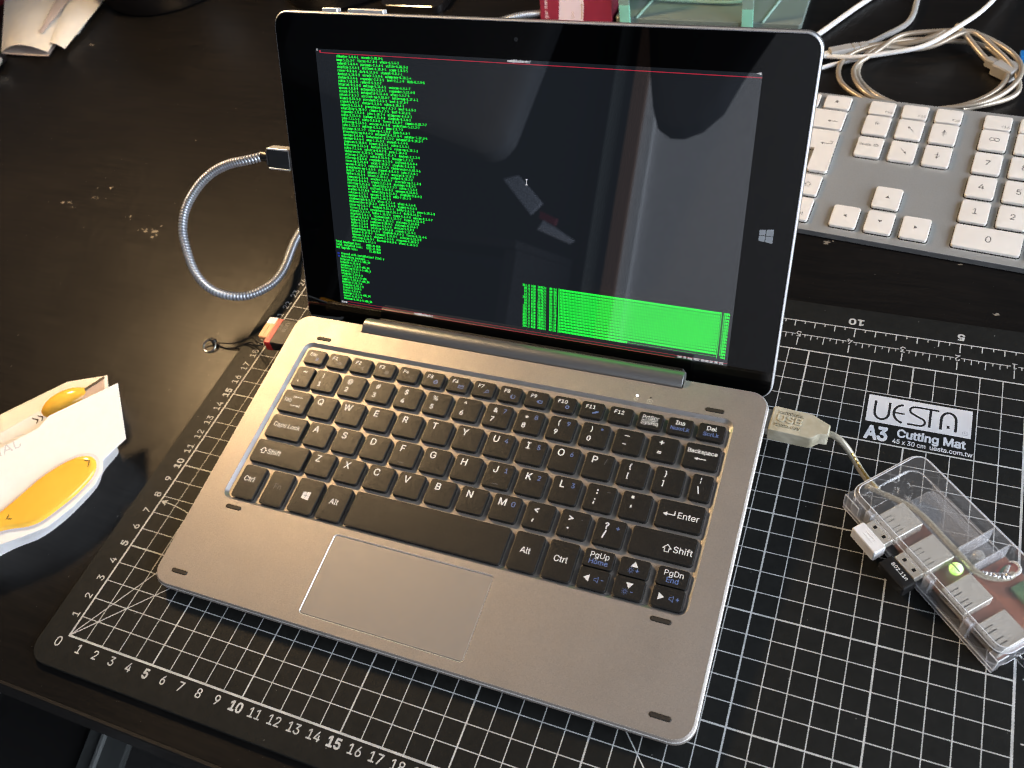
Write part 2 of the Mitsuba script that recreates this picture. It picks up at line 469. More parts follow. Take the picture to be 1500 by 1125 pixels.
bag = thing('bag', 'dark navy rounded shape hanging before the pale wall, mirrored top right in the screen', 'bag')  # stand-in for an unidentified dark form in the mirrored view
bo = np.array([(4, 31), (6, 31.1), (8.5, 32.3), (11, 35), (13, 40), (16.5, 47), (19, 58), (19, 75), (9, 78), (-1, 75), (-2, 60), (-1.4, 46), (0, 39), (1, 35), (2.2, 32)])
bo = np.c_[[np.interp(np.linspace(0, 15, 60, endpoint=False), np.arange(16), np.r_[bo[:, k], bo[0, k]]) for k in (0, 1)]].T
bc = bo.mean(0)
add('dark_form', loft([np.c_[bo + (bc - bo) * i, np.full(60, z)] for z, i in ((-7, .25), (-5, .08), (-2, 0), (0, .0), (1.5, .06), (2.5, .2))]), 'navy_fabric', bag, frame((0, -64, 0), (1, 0, 0), (0, 0, 1), (0, 1, 0)))
shf = thing('shelf', 'low black shelf mirrored behind the chair', 'shelf')
add('top', bx(-90, -150, 15, -33, -108, 17, 0.3), 'shelf_black', shf)
add('side', bx(-35.5, -150, -73, -33, -109, 15), 'shelf_black', shf)
for k, (pts, m) in enumerate(((((-38, 29), (-35, 30), (-29, 25), (-31, 22.5)), 'magazine'), (((-29, 23.4), (-25.3, 22.2), (-25.5, 20.8), (-29, 21.9)), 'red_card'), (((-28, 21.6), (-21, 18.3), (-22, 17.6), (-29, 19.6)), 'magazine'))):
    q = np.array(pts, float)[::-1]
    add('magazine', loft([np.c_[q, np.full(4, z)] for z in (-1, 0)]), m, None, frame((0, -109.5, 0), (1, 0, 0), (0, 0, 1), (0, -1, 0)), smooth=False,
        label=['pale magazine leaning above the black shelf, upper of the three', 'small red booklet between two pale magazines', 'pale magazine leaning above the black shelf, lowest of the three'][k], cat='magazine')

# ================================================================== the desk
desk = thing('desk', 'worn black-brown wooden desk top with faint grain and pale scuffs', 'desk')
add('top', (np.array([(-110, -2.78, -.3), (110, -2.78, -.3), (110, 125, -.3), (-110, 125, -.3), (-110, -2.78, -3.6), (110, -2.78, -3.6), (110, 125, -3.6), (-110, 125, -3.6)], float),
     np.array([[0, 1, 2], [0, 2, 3], [4, 6, 5], [4, 7, 6], [1, 5, 6], [1, 6, 2], [2, 6, 7], [2, 7, 3], [3, 7, 4], [3, 4, 0], [0, 4, 5], [0, 5, 1]])), 'desk_wood', desk, smooth=False)
add('front_edge', rbox(-110, -3.6, 110, -0.32, 0.02, [(2.79, 0.0), (2.93, 0.0), (2.98, 0.05)], 3), 'desk_edge', desk, frame((0, 0, 0), (1, 0, 0), (0, 0, 1)))
def scuff(cx, cy, s, n, seed):
    r = np.random.default_rng(seed); out = []
    for _ in range(n):
        x, y = cx + r.normal() * s, cy + r.normal() * s * .5
        m = r.integers(5, 9); a = np.sort(r.random(m)) * 2 * np.pi; q = r.uniform(.25, 1, m) * abs(r.normal()) * .09 + 0.02
        g = Polygon(np.c_[x + q * np.cos(a) * 1.6, y + q * np.sin(a)])
        if g.is_valid and g.area > 0: out.append(g)
    return out
sc = []
for i, (x, y, s, n) in enumerate(((-15.1, 26.8, .5, 9), (-23, 28.2, .7, 9), (-21.8, 29.4, .8, 9), (-17.4, 27.7, .2, 3), (-13.8, 26.2, .4, 5), (-21.7, 24.8, .15, 2), (-37.3, 48.2, .12, 2), (36.7, 33.1, .05, 2), (38.6, 29.7, .05, 2), (29.7, 33.7, .3, 5), (-17.3, 36.7, .1, 1))):
    sc += scuff(x, y, s, n, i)
add('scuff', flat(sc, -0.285), 'legend_tan', desk, smooth=False, kind='stuff', label='pale chips and specks in the dark wood')
bin_ = thing('storage_box', 'dark grey plastic box with a pale rim below the desk edge', 'box')
BM = frame((-8.6, -1.2, -20), (-.97, -.25, 0), (.25, -.97, 0))
add('body', bx(0, -6, -22, 16, 14, -0.6, .3, 1.0), 'black_satin', bin_, BM)
add('rim', mani(bx(-.6, -6.5, -.6, 16.5, 14.5, 0, .12, 1.2)) - mani(bx(2.6, -3.2, -3, 15, 9, 3, 0, 1.6)), 'grey_plastic', bin_, BM)
add('ridge', bx(1.1, -6, 0, 1.5, 14, .35, .1, .1), 'ridge_grey', bin_, BM)
add('handle_clip', bx(3.2, 1.2, -1.2, 3.6, 3.0, -.7, .1, .15), 'ridge_grey', bin_, BM)
bk = thing('black_bag', 'black bag with grey straps below the desk at the lower left corner', 'bag')
BM2 = frame((-21, -3.4, -20), (1, .1, 0), (-.1, 1, 0))
add('body', rbox(-14, -9, 2.2, 9, 3, [(-18, 2), (-14, 0), (-2, 0), (-.6, .8), (-.1, 2.2)]), 'black_matte', bk, BM2)
for k in range(2):
    add('strap', bx(-6, .2 + 1.5 * k, -.12, 2.0 - .5 * k, 1.1 + 1.5 * k, .12, .05, .2), 'grey_plastic', bk, BM2)

# ================================================================== the cutting mat
mat = thing('cutting_mat', 'black cutting mat with a white centimetre grid under the laptop', 'cutting mat')
add('sheet', rbox(-1.55, -1.55, 43.45, 28.45, 1.0, [(-.3, .0), (-.03, 0), (-.003, .05)], 8), 'mat_vinyl', mat)
Z1 = 0.013
LOGO = box(33, 20, 38, 23)
g = []
for x in range(0, 41):
    w = .10 if x in (0, 40) else (.074 if x % 5 == 0 else .044)
    if 33 < x < 38: g += [box(x - w / 2, 0, x + w / 2, 20), box(x - w / 2, 23, x + w / 2, 25)]
    else: g.append(box(x - w / 2, -.03, x + w / 2, 25))
for y in range(0, 26):
    w = .10 if y == 0 else (.074 if y % 5 == 0 else .044)
    if 20 < y < 23: g += [box(0, y - w / 2, 33, y + w / 2), box(38, y - w / 2, 40, y + w / 2)]
    else: g.append(box(-.05, y - w / 2, 40.05, y + w / 2))
for a in (45, 60):
    L = 17
    g.append(line([(0, 0), (L * math.cos(math.radians(a)), L * math.sin(math.radians(a)))], .05))
g.append(line([(26.0, 4.045), (28.2, 1.63), (29.7, 0)], .05))
arc = [(7.7 * math.cos(q), 7.7 * math.sin(q)) for q in np.linspace(0.90, math.pi / 2 - .03, 40)]
g.append(line(arc, .05)); g.append(Polygon([(0.02, 7.69), (.42, 7.87), (.33, 7.68), (.42, 7.50)]))
g.append(box(-.05, 24.96, 42.06, 25.04).intersection(box(40, 24, 44, 26)))
# centimetre and inch rules along the far and right edges (read from the other side)
t = [box(0, 26.97, 42.03, 27.03)]
for k in range(0, 85):
    x = 42 - k * .5; l = .6 if k % 10 == 0 else (.4 if k % 2 == 0 else .2)
    t.append(box(x - .026, 27 - l, x + .026, 27))
for k in range(1, 132):
    x = 42.0 - k * 2.54 / 8
    if x < .2: break
    if k % 8 == 0: t.append(box(x - .026, 25.28, x + .026, 25.80))
    else:
        l = .5 if k % 8 == 4 else (.32 if k % 2 == 0 else .18)
        t.append(box(x - .022, 26.05 - l, x + .022, 26.05))
        t.append(box(x - .16, 26.03, x + .16, 26.075))
for k in range(1, 80):
    y = k * 2.54 / 8
    if y > 26: break
    if k % 8 == 0: t.append(box(40.28, y - .026, 40.80, y + .026))
    else:
        l = .5 if k % 8 == 4 else (.32 if k % 2 == 0 else .18)
        t.append(box(41.05 - l, y - .022, 41.05, y + .022)); t.append(box(41.03, y - .16, 41.07, y + .16))
t.append(box(41.97, 0, 42.03, 27.03))
for k in range(0, 55):
    y = k * .5; l = .6 if k % 10 == 0 else (.4 if k % 2 == 0 else .2)
    t.append(box(42 - l, y - .026, 42, y + .026))
add('grid', flat([unary_union(g)], Z1), 'mat_print', mat, smooth=False, label='white printed one centimetre grid')
add('ruler_scale', flat([unary_union(t)], Z1), 'mat_print', mat, smooth=False, label='white printed centimetre and inch rulers')
n = [text('0', .46, -.37, -.62, 'c')]
n += [text(str(k), .42, k - .06, -.64, 'c', 4 if k % 5 == 0 else 1, .95) for k in range(1, 41)]
n += [text(str(k), .39, -.22, k + .02, 'c', 4 if k % 5 == 0 else 1, .95, 90) for k in range(1, 25)]
n += [text(str(k), .40, 42 - k, 27.66, 'c', 4, 1.15, 180) for k in range(5, 41, 5)]
n += [text(str(k), .36, 42 - k * 2.54, 26.24, 'c', 1, 1.0, 180) for k in range(1, 16)]
n += [text(str(k), .36, 41.1, k * 2.54, 'c', 1, 1.0, 90) for k in range(1, 10)]
for q in n:
    add('numeral', flat(q, Z1 + .002), 'mat_print', mat, smooth=False)
# the maker's panel
lp = Polygon([(33.19, 21.2), (37.8, 21.2), (37.8, 22.84), (33.19, 22.84)])
add('logo_panel', flat([lp], Z1 - .001), 'panel_print', mat, smooth=False, label='white printed panel with the maker name')
W = .115
def at(p): return [(33.19 + x * 4.61, 21.2 + y * 1.64) for x, y in p]
def arcp(cx, cy, rx, ry, a0, a1, n=16): return [(cx + rx * math.cos(math.radians(a)), cy + ry * math.sin(math.radians(a))) for a in np.linspace(a0, a1, n)]
lg = [line(at([(.075, .80), (.075, .40)] + arcp(.145, .40, .070, .26, 180, 360) + [(.215, .40), (.215, .80)]), W, 2),
      line(at(arcp(.365, .47, .105, .33, 100, 262)), W), line(at([(.265, .47), (.365, .47)]), W * .8),
      line(at([(.69, .80), (.47, .80)] + arcp(.465, .66, .052, .14, 90, 235) + [(.52, .42)] + arcp(.515, .28, .05, .14, 60, -90) + [(.40, .14)]), W * .9),
      line(at([(.61, .78), (.61, .14)]), W),
      line(at([(.715, .14), (.715, .48)] + arcp(.785, .52, .070, .27, 180, 0) + [(.855, .48), (.855, .14)]), W * 1.05),
      Polygon(at([(.772, .22), (.798, .22), (.798, .32), (.772, .32)]))]
add('logo_lettering', flat([unary_union(lg)], Z1 + .006), 'mat_black', mat, smooth=False)
rm = [outline(Point(37.55, 21.45).buffer(.12), .02)] + text('R', .11, 37.555, 21.40, 'c')
add('logo_mark', flat(rm, Z1 + .006), 'mat_faint', mat, smooth=False)
w = fit('A3', .74, 33.22, 34.27, 20.20, 5) + fit('Cutting Mat', .44, 34.66, 37.62, 20.57, 4) + fit('45 x 30 cm', .25, 34.50, 35.94, 20.17, 2) + fit('uesta.com.tw', .25, 36.12, 37.93, 20.17, 2)
add('lettering', flat(w, Z1 + .002), 'panel_print', mat, smooth=False, label='white printed size and web address')

# ================================================================== the laptop
lap = thing('laptop', 'silver laptop with a black keyboard and green terminal text on its tilted screen', 'laptop')
a_, zf, zr, WB = 0.00645, 0.9, 2.326, 25.963
th = math.atan2(zr - zf, 16.259); DB = 16.321
BMx = frame((2.945, 3.452, zf), (math.cos(a_), math.sin(a_), 0), (-math.sin(a_) * math.cos(th), math.cos(a_) * math.cos(th), math.sin(th)))
outer = mani(rbox(-.1, -.1, WB + .1, DB + .1, .95, [(-.72, .45), (-.60, .10), (-.45, 0.0), (-.14, 0), (0, .1)], 10))
tray = mani(rbox(1.25, 4.82, 24.72, 14.62, .50, [(-.16, .20), (-.15, .17), (-.02, .0), (.10, 0)], 7))
padcut = mani(rbox(8.07, .47, 16.27, 4.47, .18, [(-.06, .045), (-.03, .04), (0.0, 0), (.05, -.02)], 5))
notch = mani(bx(4.13, 15.82, -2, 21.95, 18, 1, 0, .05))
base = outer - tray - padcut - notch
for x, y in ((2.22, 14.96), (23.70, 14.94), (2.24, 4.44), (23.73, 4.46), (1.27, .71), (24.64, .72)):
    base = base - mani(rbox(x - .46, y - .115, x + .46, y + .115, .115, [(-.04, 0), (.05, 0)], 5))
base = base - mani(rbox(19.86, 14.93, 20.0, 15.07, .07, [(-.05, 0), (.05, 0)], 4)) - mani(rbox(20.55, 14.95, 20.65, 15.05, .05, [(-.05, 0), (.05, 0)], 4))
add('base', base, 'metal_paint', lap, BMx, smooth=25, label='silver keyboard base')
e1, e2 = rr(-.1, -.1, WB + .1, DB + .1, .95, -.14, 10), rr(0.01, 0.01, WB - .01, DB - .01, .85, 0, 10)
add('edge_trim', strip(e1 + [0, 0, .004], e2 + [0, 0, .004]), 'bright_edge', lap, BMx, smooth=True, label='polished chamfer round the base')
add('tray_bevel', strip(rr(1.253, 4.823, 24.717, 14.617, .5, -.016, 7), rr(1.42, 4.99, 24.55, 14.45, .33, -.149, 7)), 'tray_bevel', lap, BMx, smooth=True, label='shiny sloping rim round the keys')
add('touchpad', rbox(8.125, .525, 16.215, 4.415, .14, [(-.055, 0), (-.02, 0), (-.012, .012)], 5), 'pad_paint', lap, BMx, label='matt grey touchpad')
add('touchpad_rim', strip(rr(8.072, .472, 16.268, 4.468, .18, .002, 5), rr(8.108, .508, 16.232, 4.432, .15, -.026, 5)), 'bright_edge', lap, BMx, smooth=True)
for x, y in ((2.22, 14.96), (23.70, 14.94), (2.24, 4.44), (23.73, 4.46), (1.27, .71), (24.64, .72)):
    add('rubber_pad', rbox(x - .44, y - .10, x + .44, y + .10, .10, [(-.04, 0), (.012, 0), (.03, .02)], 5), 'dark_rubber', lap, BMx)
add('power_light', ball((19.93, 15.0, -.02), .062, 2, (1, 1, .5)), 'white_plastic', lap, BMx, emit=(6.0, 6.4, 6.8))
add('charge_light', ball((20.6, 15.0, -.03), .045, 2), 'black_matte', lap, BMx)
ic = [outline(Point(19.93, 14.77).buffer(.09), .022).difference(box(19.90, 14.82, 19.96, 14.9)), box(19.92, 14.79, 19.94, 14.88), outline(box(20.52, 14.68, 20.70, 14.86).buffer(.02), .022)] + text('A', .10, 20.61, 14.72, 'c')
add('status_icon', flat(ic, .012), 'silver_print', lap, BMx, smooth=False)
hb = [(15.86 + .50 + .50 * math.cos(q), -.17 + .47 * math.sin(q)) for q in np.linspace(0, 2 * math.pi, 40, endpoint=False)]
ring = lambda x, s: np.array([(x, 16.36 + (y - 16.36) * s, -.17 + (z + .17) * s) for y, z in hb])
add('hinge_barrel', loft([ring(21.90, .94), ring(21.86, 1), ring(4.22, 1), ring(4.18, .94)][::-1]), 'barrel_metal', lap, BMx, smooth=40, label='grey hinge barrel')
add('hinge_cradle', bx(4.4, 16.5, -1.5, 21.7, 18.2, -.55, .1, .2), 'black_matte', lap, BMx)

# ---- keys
KT = 0.055                                 # key tops stand this far above the palm rest
def keycap(x0, y0, x1, y1):
    e = .045
    return rbox(x0 - e, y0 - e, x1 + e, y1 + e, .15, [(-.12, 0), (-.02, .010), (KT - .035, .018), (KT - .012, .028), (KT, .05)], 4)
key_no = {}
def key(x0, y0, x1, y1, white=(), blue=(), dim=(), shape=None):
    k = add('key', shape if shape is not None else keycap(x0, y0, x1, y1), 'key_black', lap, BMx, smooth=35)
    for nm, gs, m in (('legend', white, 'legend_white'), ('blue_legend', blue, 'legend_blue'), ('dim_legend', dim, 'legend_dim')):
        gs = [g for g in gs if not g.is_empty]
        if gs: add(nm, flat(gs, KT + .013), m, k, BMx, smooth=False)
    return k
def speaker(x, y, s, waves=0, plus=''):
    g = [affinity.translate(affinity.scale(Polygon([(-.5, .2), (-.2, .2), (.15, .5), (.15, -.5), (-.2, -.2), (-.5, -.2)]), s, s, origin=(0, 0)), x, y)]
    if not waves: g = [outline(g[0], .022)]
    return g + (text(plus, s * .9, x + s * .85, y - s * .3, 'c') if plus else [])
def sun(x, y, s, plus=''):
    g = [outline(Point(x, y).buffer(s * .22), .02)] + [line([(x + s * .34 * math.cos(q), y + s * .34 * math.sin(q)), (x + s * .48 * math.cos(q), y + s * .48 * math.sin(q))], .02) for q in np.arange(8) * math.pi / 4]
    return g + (text(plus, s * .8, x + s * .95, y - s * .25, 'c') if plus else [])
# top row
fx = [1.72 + 1.4325 * k for k in range(16)]; Y0, Y1 = 13.30, 14.12
for k, nm in enumerate(['Esc'] + [f'F{i}' for i in range(1, 13)]):
    x = fx[k]; bl_ = []
    cx, cy = x + .76, Y0 + .28
    if nm == 'Esc': bl_ = [outline(box(cx - .05, cy - .09, cx + .07, cy + .02), .03), outline(Point(cx + .01, cy + .04).buffer(.055), .025)]
    elif nm == 'F1': bl_ = [Point(cx, cy).buffer(.10), line([(cx - .17, cy), (cx + .17, cy)], .08)]
    elif nm == 'F2': bl_ = speaker(cx, cy, .26, 1)
    elif nm == 'F3': bl_ = [Point(cx, cy).buffer(.12)]
    elif nm == 'F4': bl_ = text('>||', .18, cx - .02, cy - .09, 'c')
    elif nm == 'F5': bl_ = [outline(Point(cx, cy).buffer(.10), .05), line([(cx - .14, cy), (cx + .14, cy)], .03)]
    elif nm == 'F6': bl_ = [outline(box(cx - .14, cy - .08, cx + .14, cy + .08), .03), line([(cx - .14, cy + .08), (cx, cy), (cx + .14, cy + .08)], .03)]
    elif nm == 'F7': bl_ = [outline(Point(cx + .03, cy + .03).buffer(.08), .03), line([(cx - .12, cy - .1), (cx - .03, cy - .03)], .03)]
    elif nm == 'F8': bl_ = [outline(Point(cx, cy).buffer(.11), .035).difference(box(cx - .03, cy, cx + .05, cy + .2)), Polygon([(cx - .16, cy), (cx - .06, cy + .08), (cx - .06, cy - .08)])]
    elif nm == 'F9': bl_ = [outline(box(cx - .06, cy - .07, cx + .12, cy + .07), .04), Polygon([(cx - .17, cy), (cx - .06, cy + .1), (cx - .06, cy - .1)])]
    elif nm == 'F10': bl_ = [outline(Point(cx, cy).buffer(.08), .045)]
    elif nm == 'F11': bl_ = [affinity.rotate(box(cx - .16, cy - .045, cx + .16, cy + .045), 25), Point(cx + .05, cy + .03).buffer(.06)]
    key(x, Y0, x + 1.10, Y1, text(nm, .20, x + .20, Y1 - .36, 'l', 2), bl_ if k >= 5 or k in (0,) else (), [] if k >= 5 or k == 0 else bl_)
key(fx[13], Y0, fx[13] + 1.12, Y1, text('PrtScr', .22, fx[13] + .56, Y1 - .36, 'c', 1, .92) + text('SysRq', .22, fx[13] + .56, Y1 - .64, 'c', 1, .95) + [line([(fx[13] + .22, Y1 - .41), (fx[13] + .9, Y1 - .41)], .02)])
key(fx[14], Y0, fx[14] + 1.12, Y1, text('Ins', .22, fx[14] + .55, Y1 - .34, 'c', 2), text('NumLk', .20, fx[14] + .58, Y1 - .64, 'c'))
key(fx[15], Y0, fx[15] + 1.18, Y1, text('Del', .22, fx[15] + .58, Y1 - .34, 'c', 2), text('ScrLk', .20, fx[15] + .6, Y1 - .64, 'c'))
# number row
Y0, Y1 = 11.77, 12.97
key(1.70, Y0, 2.67, Y1, text('~', .34, 2.20, Y1 - .42, 'c', 2) + [affinity.rotate(box(2.02, Y0 + .24, 2.06, Y0 + .36), 30)])
num = {'&': '7', '*': '8', '(': '9', ')': '*'}
for k, (s, d) in enumerate(zip('!@#$%^&*()_+', '1234567890-=')):
    x = 2.91 + 1.664 * k
    if s == '_': w = [box(x + .40, Y1 - .33, x + .66, Y1 - .29), box(x + .40, Y0 + .42, x + .58, Y0 + .46)]
    elif s == '+': w = text('+', .30, x + .52, Y1 - .42, 'c', 3) + text('=', .28, x + .52, Y0 + .26, 'c', 3)
    else: w = text(s, .25 if s in '@%&' else .27, x + .46, Y1 - .44 - (.10 if s == '*' else 0), 'c', 2) + text(d, .26, x + .44, Y0 + .24, 'c', 3)
    key(x, Y0, x + 1.29, Y1, w, text(num[s], .24, x + .95, Y1 - .42, 'c') if s in num else ())
key(22.88, Y0, 24.42, Y1, text('Backspace', .20, 23.65, Y1 - .48, 'c', 2, .97) + [arrow(23.62, Y0 + .44, .55, .045, 0, .28)])
# Q row
Y0, Y1 = 10.18, 11.43
key(1.70, Y0, 3.24, Y1, text('Tab', .22, 2.06, Y1 - .68, 'c', 1, .9) + [arrow(2.62, Y1 - .35, .52, .035, 0, .25), box(2.32, Y1 - .43, 2.35, Y1 - .27), arrow(2.62, Y0 + .38, .52, .035, 180, .25), box(2.89, Y0 + .30, 2.92, Y0 + .46)])
num = {'U': '4', 'I': '5', 'O': '6', 'P': '/'}
for k, s in enumerate('QWERTYUIOP'):
    x = 3.55 + 1.664 * k
    key(x, Y0, x + 1.30, Y1, text(s, .35, x + .42, Y1 - .50, 'c', 2), text(num[s], .24, x + .96, Y1 - .46, 'c') if s in num and s != 'P' else (), text('/', .24, x + .96, Y1 - .46, 'c') if s == 'P' else ())
for k, (p, q) in enumerate(('{[', '}]')):
    x = 3.55 + 1.664 * (10 + k)
    key(x, Y0, x + 1.30, Y1, text(p, .26, x + .46, Y1 - .44, 'c', 2) + text(q, .24, x + .44, Y0 + .34, 'c', 3))
key(23.53, Y0, 24.42, Y1, [box(23.88, Y1 - .26, 23.92, Y1 - .14), box(23.88, Y1 - .44, 23.92, Y1 - .32)] + text('\\', .30, 23.88, Y0 + .34, 'c', 3))
# A row
Y0, Y1 = 8.60, 9.87
key(1.78, Y0, 3.78, Y1, text('Caps Lock', .245, 2.80, Y1 - .66, 'c', 1, .95))
num = {'J': '1', 'K': '2', 'L': '3'}
for k, s in enumerate('ASDFGHJKL'):
    x = 4.08 + 1.665 * k
    w = text(s, .35, x + .44, Y1 - .52, 'c', 2)
    key(x, Y0, x + 1.30, Y1, w, text(num[s], .24, x + .96, Y1 - .46, 'c') if s in num else (), [box(x + .48, Y0 + .14, x + .80, Y0 + .18)] if s in 'FJ' else ())
x = 4.08 + 1.665 * 9
key(x, Y0, x + 1.30, Y1, text(':', .30, x + .46, Y1 - .46, 'c', 4) + text(';', .28, x + .44, Y0 + .36, 'c', 4), (), [box(x + .90, Y1 - .30, x + 1.05, Y1 - .27)])
x = 4.08 + 1.665 * 10
key(x, Y0, x + 1.30, Y1, text('"', .30, x + .44, Y1 - .48, 'c', 3) + text("'", .28, x + .46, Y0 + .34, 'c', 4))
key(22.40, Y0, 24.40, Y1, text('Enter', .29, 23.28, Y0 + .50, 'l', 1) + [arrow(22.92, Y0 + .60, .55, .05, 0, .34), box(23.14, Y0 + .58, 23.19, Y0 + .80)])
# Z row
Y0, Y1 = 7.08, 8.32
key(1.70, Y0, 4.70, Y1, text('Shift', .27, 2.48, Y1 - .72, 'l') + [house(2.25, Y1 - .60, .32, .04)])
for k, s in enumerate('ZXCVBNM'):
    x = 4.98 + 1.664 * k
    key(x, Y0, x + 1.30, Y1, text(s, .35, x + .44, Y1 - .52, 'c', 2), text('0', .26, x + .98, Y1 - .50, 'c') if s == 'M' else ())
for k, (p, q) in enumerate(('<,', '>.', '?/')):
    x = 4.98 + 1.664 * (7 + k)
    key(x, Y0, x + 1.30, Y1, text(p, .30, x + .46, Y1 - .48, 'c', 3) + text(q, .30, x + .44, Y0 + .36, 'c', 4), [] if k < 2 else text('+', .24, x + .98, Y1 - .46, 'c', 2), [Point(x + .98, Y1 - .36).buffer(.03)] if k == 1 else ())
key(21.60, Y0, 24.40, Y1, text('Shift', .29, 23.48, Y0 + .40, 'l') + [house(23.22, Y0 + .52, .34, .04)])
# bottom row
Y0, Y1 = 5.02, 6.78
key(1.77, Y0, 2.98, Y1, text('Ctrl', .27, 2.32, Y1 - .86, 'c'))
key(3.43, Y0, 4.63, Y1, (), (), text('Fn', .28, 4.03, Y1 - .90, 'c'))
key(5.05, Y0, 6.36, Y1, [affinity.translate(g, 5.72, Y1 - .86) for g in window_mark(.42)])
key(6.67, Y0, 7.95, Y1, text('Alt', .27, 7.30, Y1 - .95, 'c'))
key(8.26, Y0, 16.24, Y1)
key(16.60, Y0, 17.90, Y1, text('Alt', .28, 17.22, Y0 + .80, 'c'))
key(18.24, Y0, 19.53, Y1, text('Ctrl', .28, 18.88, Y0 + .80, 'c'))
def tri(x, y, s, a): return affinity.translate(affinity.rotate(Polygon([(-.5, -.36), (.5, -.36), (0, .42)]), a, origin=(0, 0)).buffer(0), 0, 0) if s is None else affinity.translate(affinity.scale(affinity.rotate(Polygon([(-.5, -.36), (.5, -.36), (0, .42)]), a, origin=(0, 0)), s, s, origin=(0, 0)), x, y)
for k, (x0, x1) in enumerate(((19.86, 21.14), (21.46, 22.73), (23.12, 24.42))):
    xc = (x0 + x1) / 2; yt, yb = Y1 - .30, Y0 + .42
    if k == 1:
        wt, bt = [tri(xc, yt + .05, .33, 0)], []; dt = sun(xc - .12, yt - .24, .30, '+')
        wb, bb = [tri(xc, yb + .12, .33, 180)], []; db = sun(xc - .12, yb - .18, .30, '-')
    else:
        wt, bt, dt = text(('PgUp', '', 'PgDn')[k], .25, xc + .02, yt - .06, 'c'), text(('Home', '', 'End')[k], .23, xc + .02, yt - .36, 'c'), []
        wb, bb, db = [tri(xc - .28, yb, .33, 90 if k == 0 else -90)], speaker(xc + .20, yb, .26, 0, '-' if k == 0 else '+'), []
    key(x0, Y0 + .98, x1, Y1, wt, list(bt) + list(dt))
    key(x0, Y0, x1, Y0 + .88, wb, list(bb) + list(db))

# ---- the screen half
TMx = frame((15.67918752, 21.10472863, 2.35010209), (1, .007, -.002), (-.001, .413, .911))
X0, X1, V0, V1 = -13.20, 13.12, -1.50, 15.28
add('screen_shell', rbox(X0, V0, X1, V1, .80, [(-.88, .35), (-.70, .06), (-.55, 0), (-.10, 0), (0, .065)], 9), 'tablet_shell', lap, TMx, smooth=25, label='silver shell of the screen half')
add('screen_rim', strip(rr(X0, V0, X1, V1, .8, -.10, 9) + [0, 0, .004], rr(X0 + .065, V0 + .065, X1 - .065, V1 - .065, .73, 0, 9) + [0, 0, .004]), 'bright_edge', lap, TMx, smooth=True, label='polished rim round the screen')
add('screen_glass', rbox(X0 + .10, V0 + .10, X1 - .10, V1 - .10, .70, [(-.02, 0), (.012, 0), (.024, .03)], 9), 'bezel_glass', lap, TMx, smooth=20, label='glossy black glass border')
scr = add('display', flat([box(-10.86, -.02, 10.86, 13.58)], .038), 'display_glass', lap, TMx, smooth=False, emit=(.0095, .0118, .0155), label='dark glowing display')
add('pane_symbol', flat([affinity.translate(g, 11.87, 6.70) for g in window_mark(.62)], .036), 'logo_grey', lap, TMx, smooth=False, label='grey four pane symbol on the screen border')
add('camera_dot', flat([Point(-.15, 14.45).buffer(.10)], .036), 'mat_black', lap, TMx, smooth=False)
for x0, x1 in ((-10.44, -9.55), (-8.99, -7.01)):
    add('side_button', bx(x0, V1 - .05, -.58, x1, V1 + .17, -.20, .04, .06), 'bright_edge', lap, TMx)
MF = ImageFont.truetype(MONO, 11)
def raster(lines, px, py):
    """Lines (string, x, y of the baseline) of a bitmap terminal font as runs of small squares."""
    Vs = []
    for s, x, y in lines:
        im = Image.new('L', (7 * len(s) + 4, 16))
        ImageDraw.Draw(im).text((1, 11), s, 255, MF, anchor='ls')
        on = np.pad(np.asarray(im) > 96, ((0, 0), (1, 1))).astype(np.int8)
        on[:, 1:] |= on[:, :-1]
        d = np.diff(on, axis=1)
        r, c0 = np.nonzero(d == 1); c1 = np.nonzero(d == -1)[1]
        xa, xb, ya, yb = x + (c0 - 1) * px, x + (c1 - 1) * px, y + (11 - r - 1) * py, y + (11 - r) * py
        z = np.full(len(r), .050)
        Vs.append(np.stack([np.c_[xa, ya, z], np.c_[xb, ya, z], np.c_[xb, yb, z], np.c_[xa, yb, z]], 1).reshape(-1, 3))
    V = np.vstack(Vs); q = np.arange(len(V) // 4) * 4
    return V, np.vstack([np.c_[q, q + 1, q + 2], np.c_[q, q + 2, q + 3]])
PX, PY, ROW = .0113, .0150, .1655
tr = random.Random(5)
names = 'nmap sslscan hydra john nikto sqlmap wireshark ettercap masscan recon-ng theharvester wpscan dnsenum fierce amap binwalk radare2 foremost volatility yara scalpel aircrack-ng reaver kismet bully wifite mdk3 pixiewps cowpatty hashcat crunch medusa ncrack patator rainbowcrack chntpw tcpdump mitmproxy bettercap responder sslstrip dsniff driftnet scapy hping socat netcat proxychains-ng stunnel openvpn gobuster dirb wfuzz skipfish commix joomscan whatweb arachni httprint davtest uniscan beef maltego spiderfoot metagoofil exiftool steghide stegsnow outguess'.split()
def pkg(): return f"{tr.choice(names)}-{tr.randint(0, 9)}.{tr.randint(0, 20)}.{tr.randint(0, 9)}-{tr.randint(1, 9)}"
L1 = []
for r in range(58):
    limit = tr.choice((53, 56, 58, 60, 62, 64, 65, 66, 66)) if r > 5 else 50 + r * 2
    s = 'rkhunter-1.4.4-1' if r == 0 else pkg()
    while True:
        p = pkg()
        if len(s) + 2 + len(p) > limit: break
        s += '  ' + p
    if r == 57: s = pkg()
    L1.append((s, -9.70, 13.23 - r * ROW))
b2 = [('Total Download Size:    2083.25 MiB', 3.60), ('Total Installed Size:   6131.11 MiB', 3.60 - ROW), ('Net Upgrade Size:         71.89 MiB', 3.60 - 2 * ROW)]
L1 += [(s, -10.78, y) for s, y in b2]
L1 += [('Proceed with installation? [Y/n] y', -10.52, 2.93), ('Retrieving packages...', -10.52, 2.93 - ROW)]
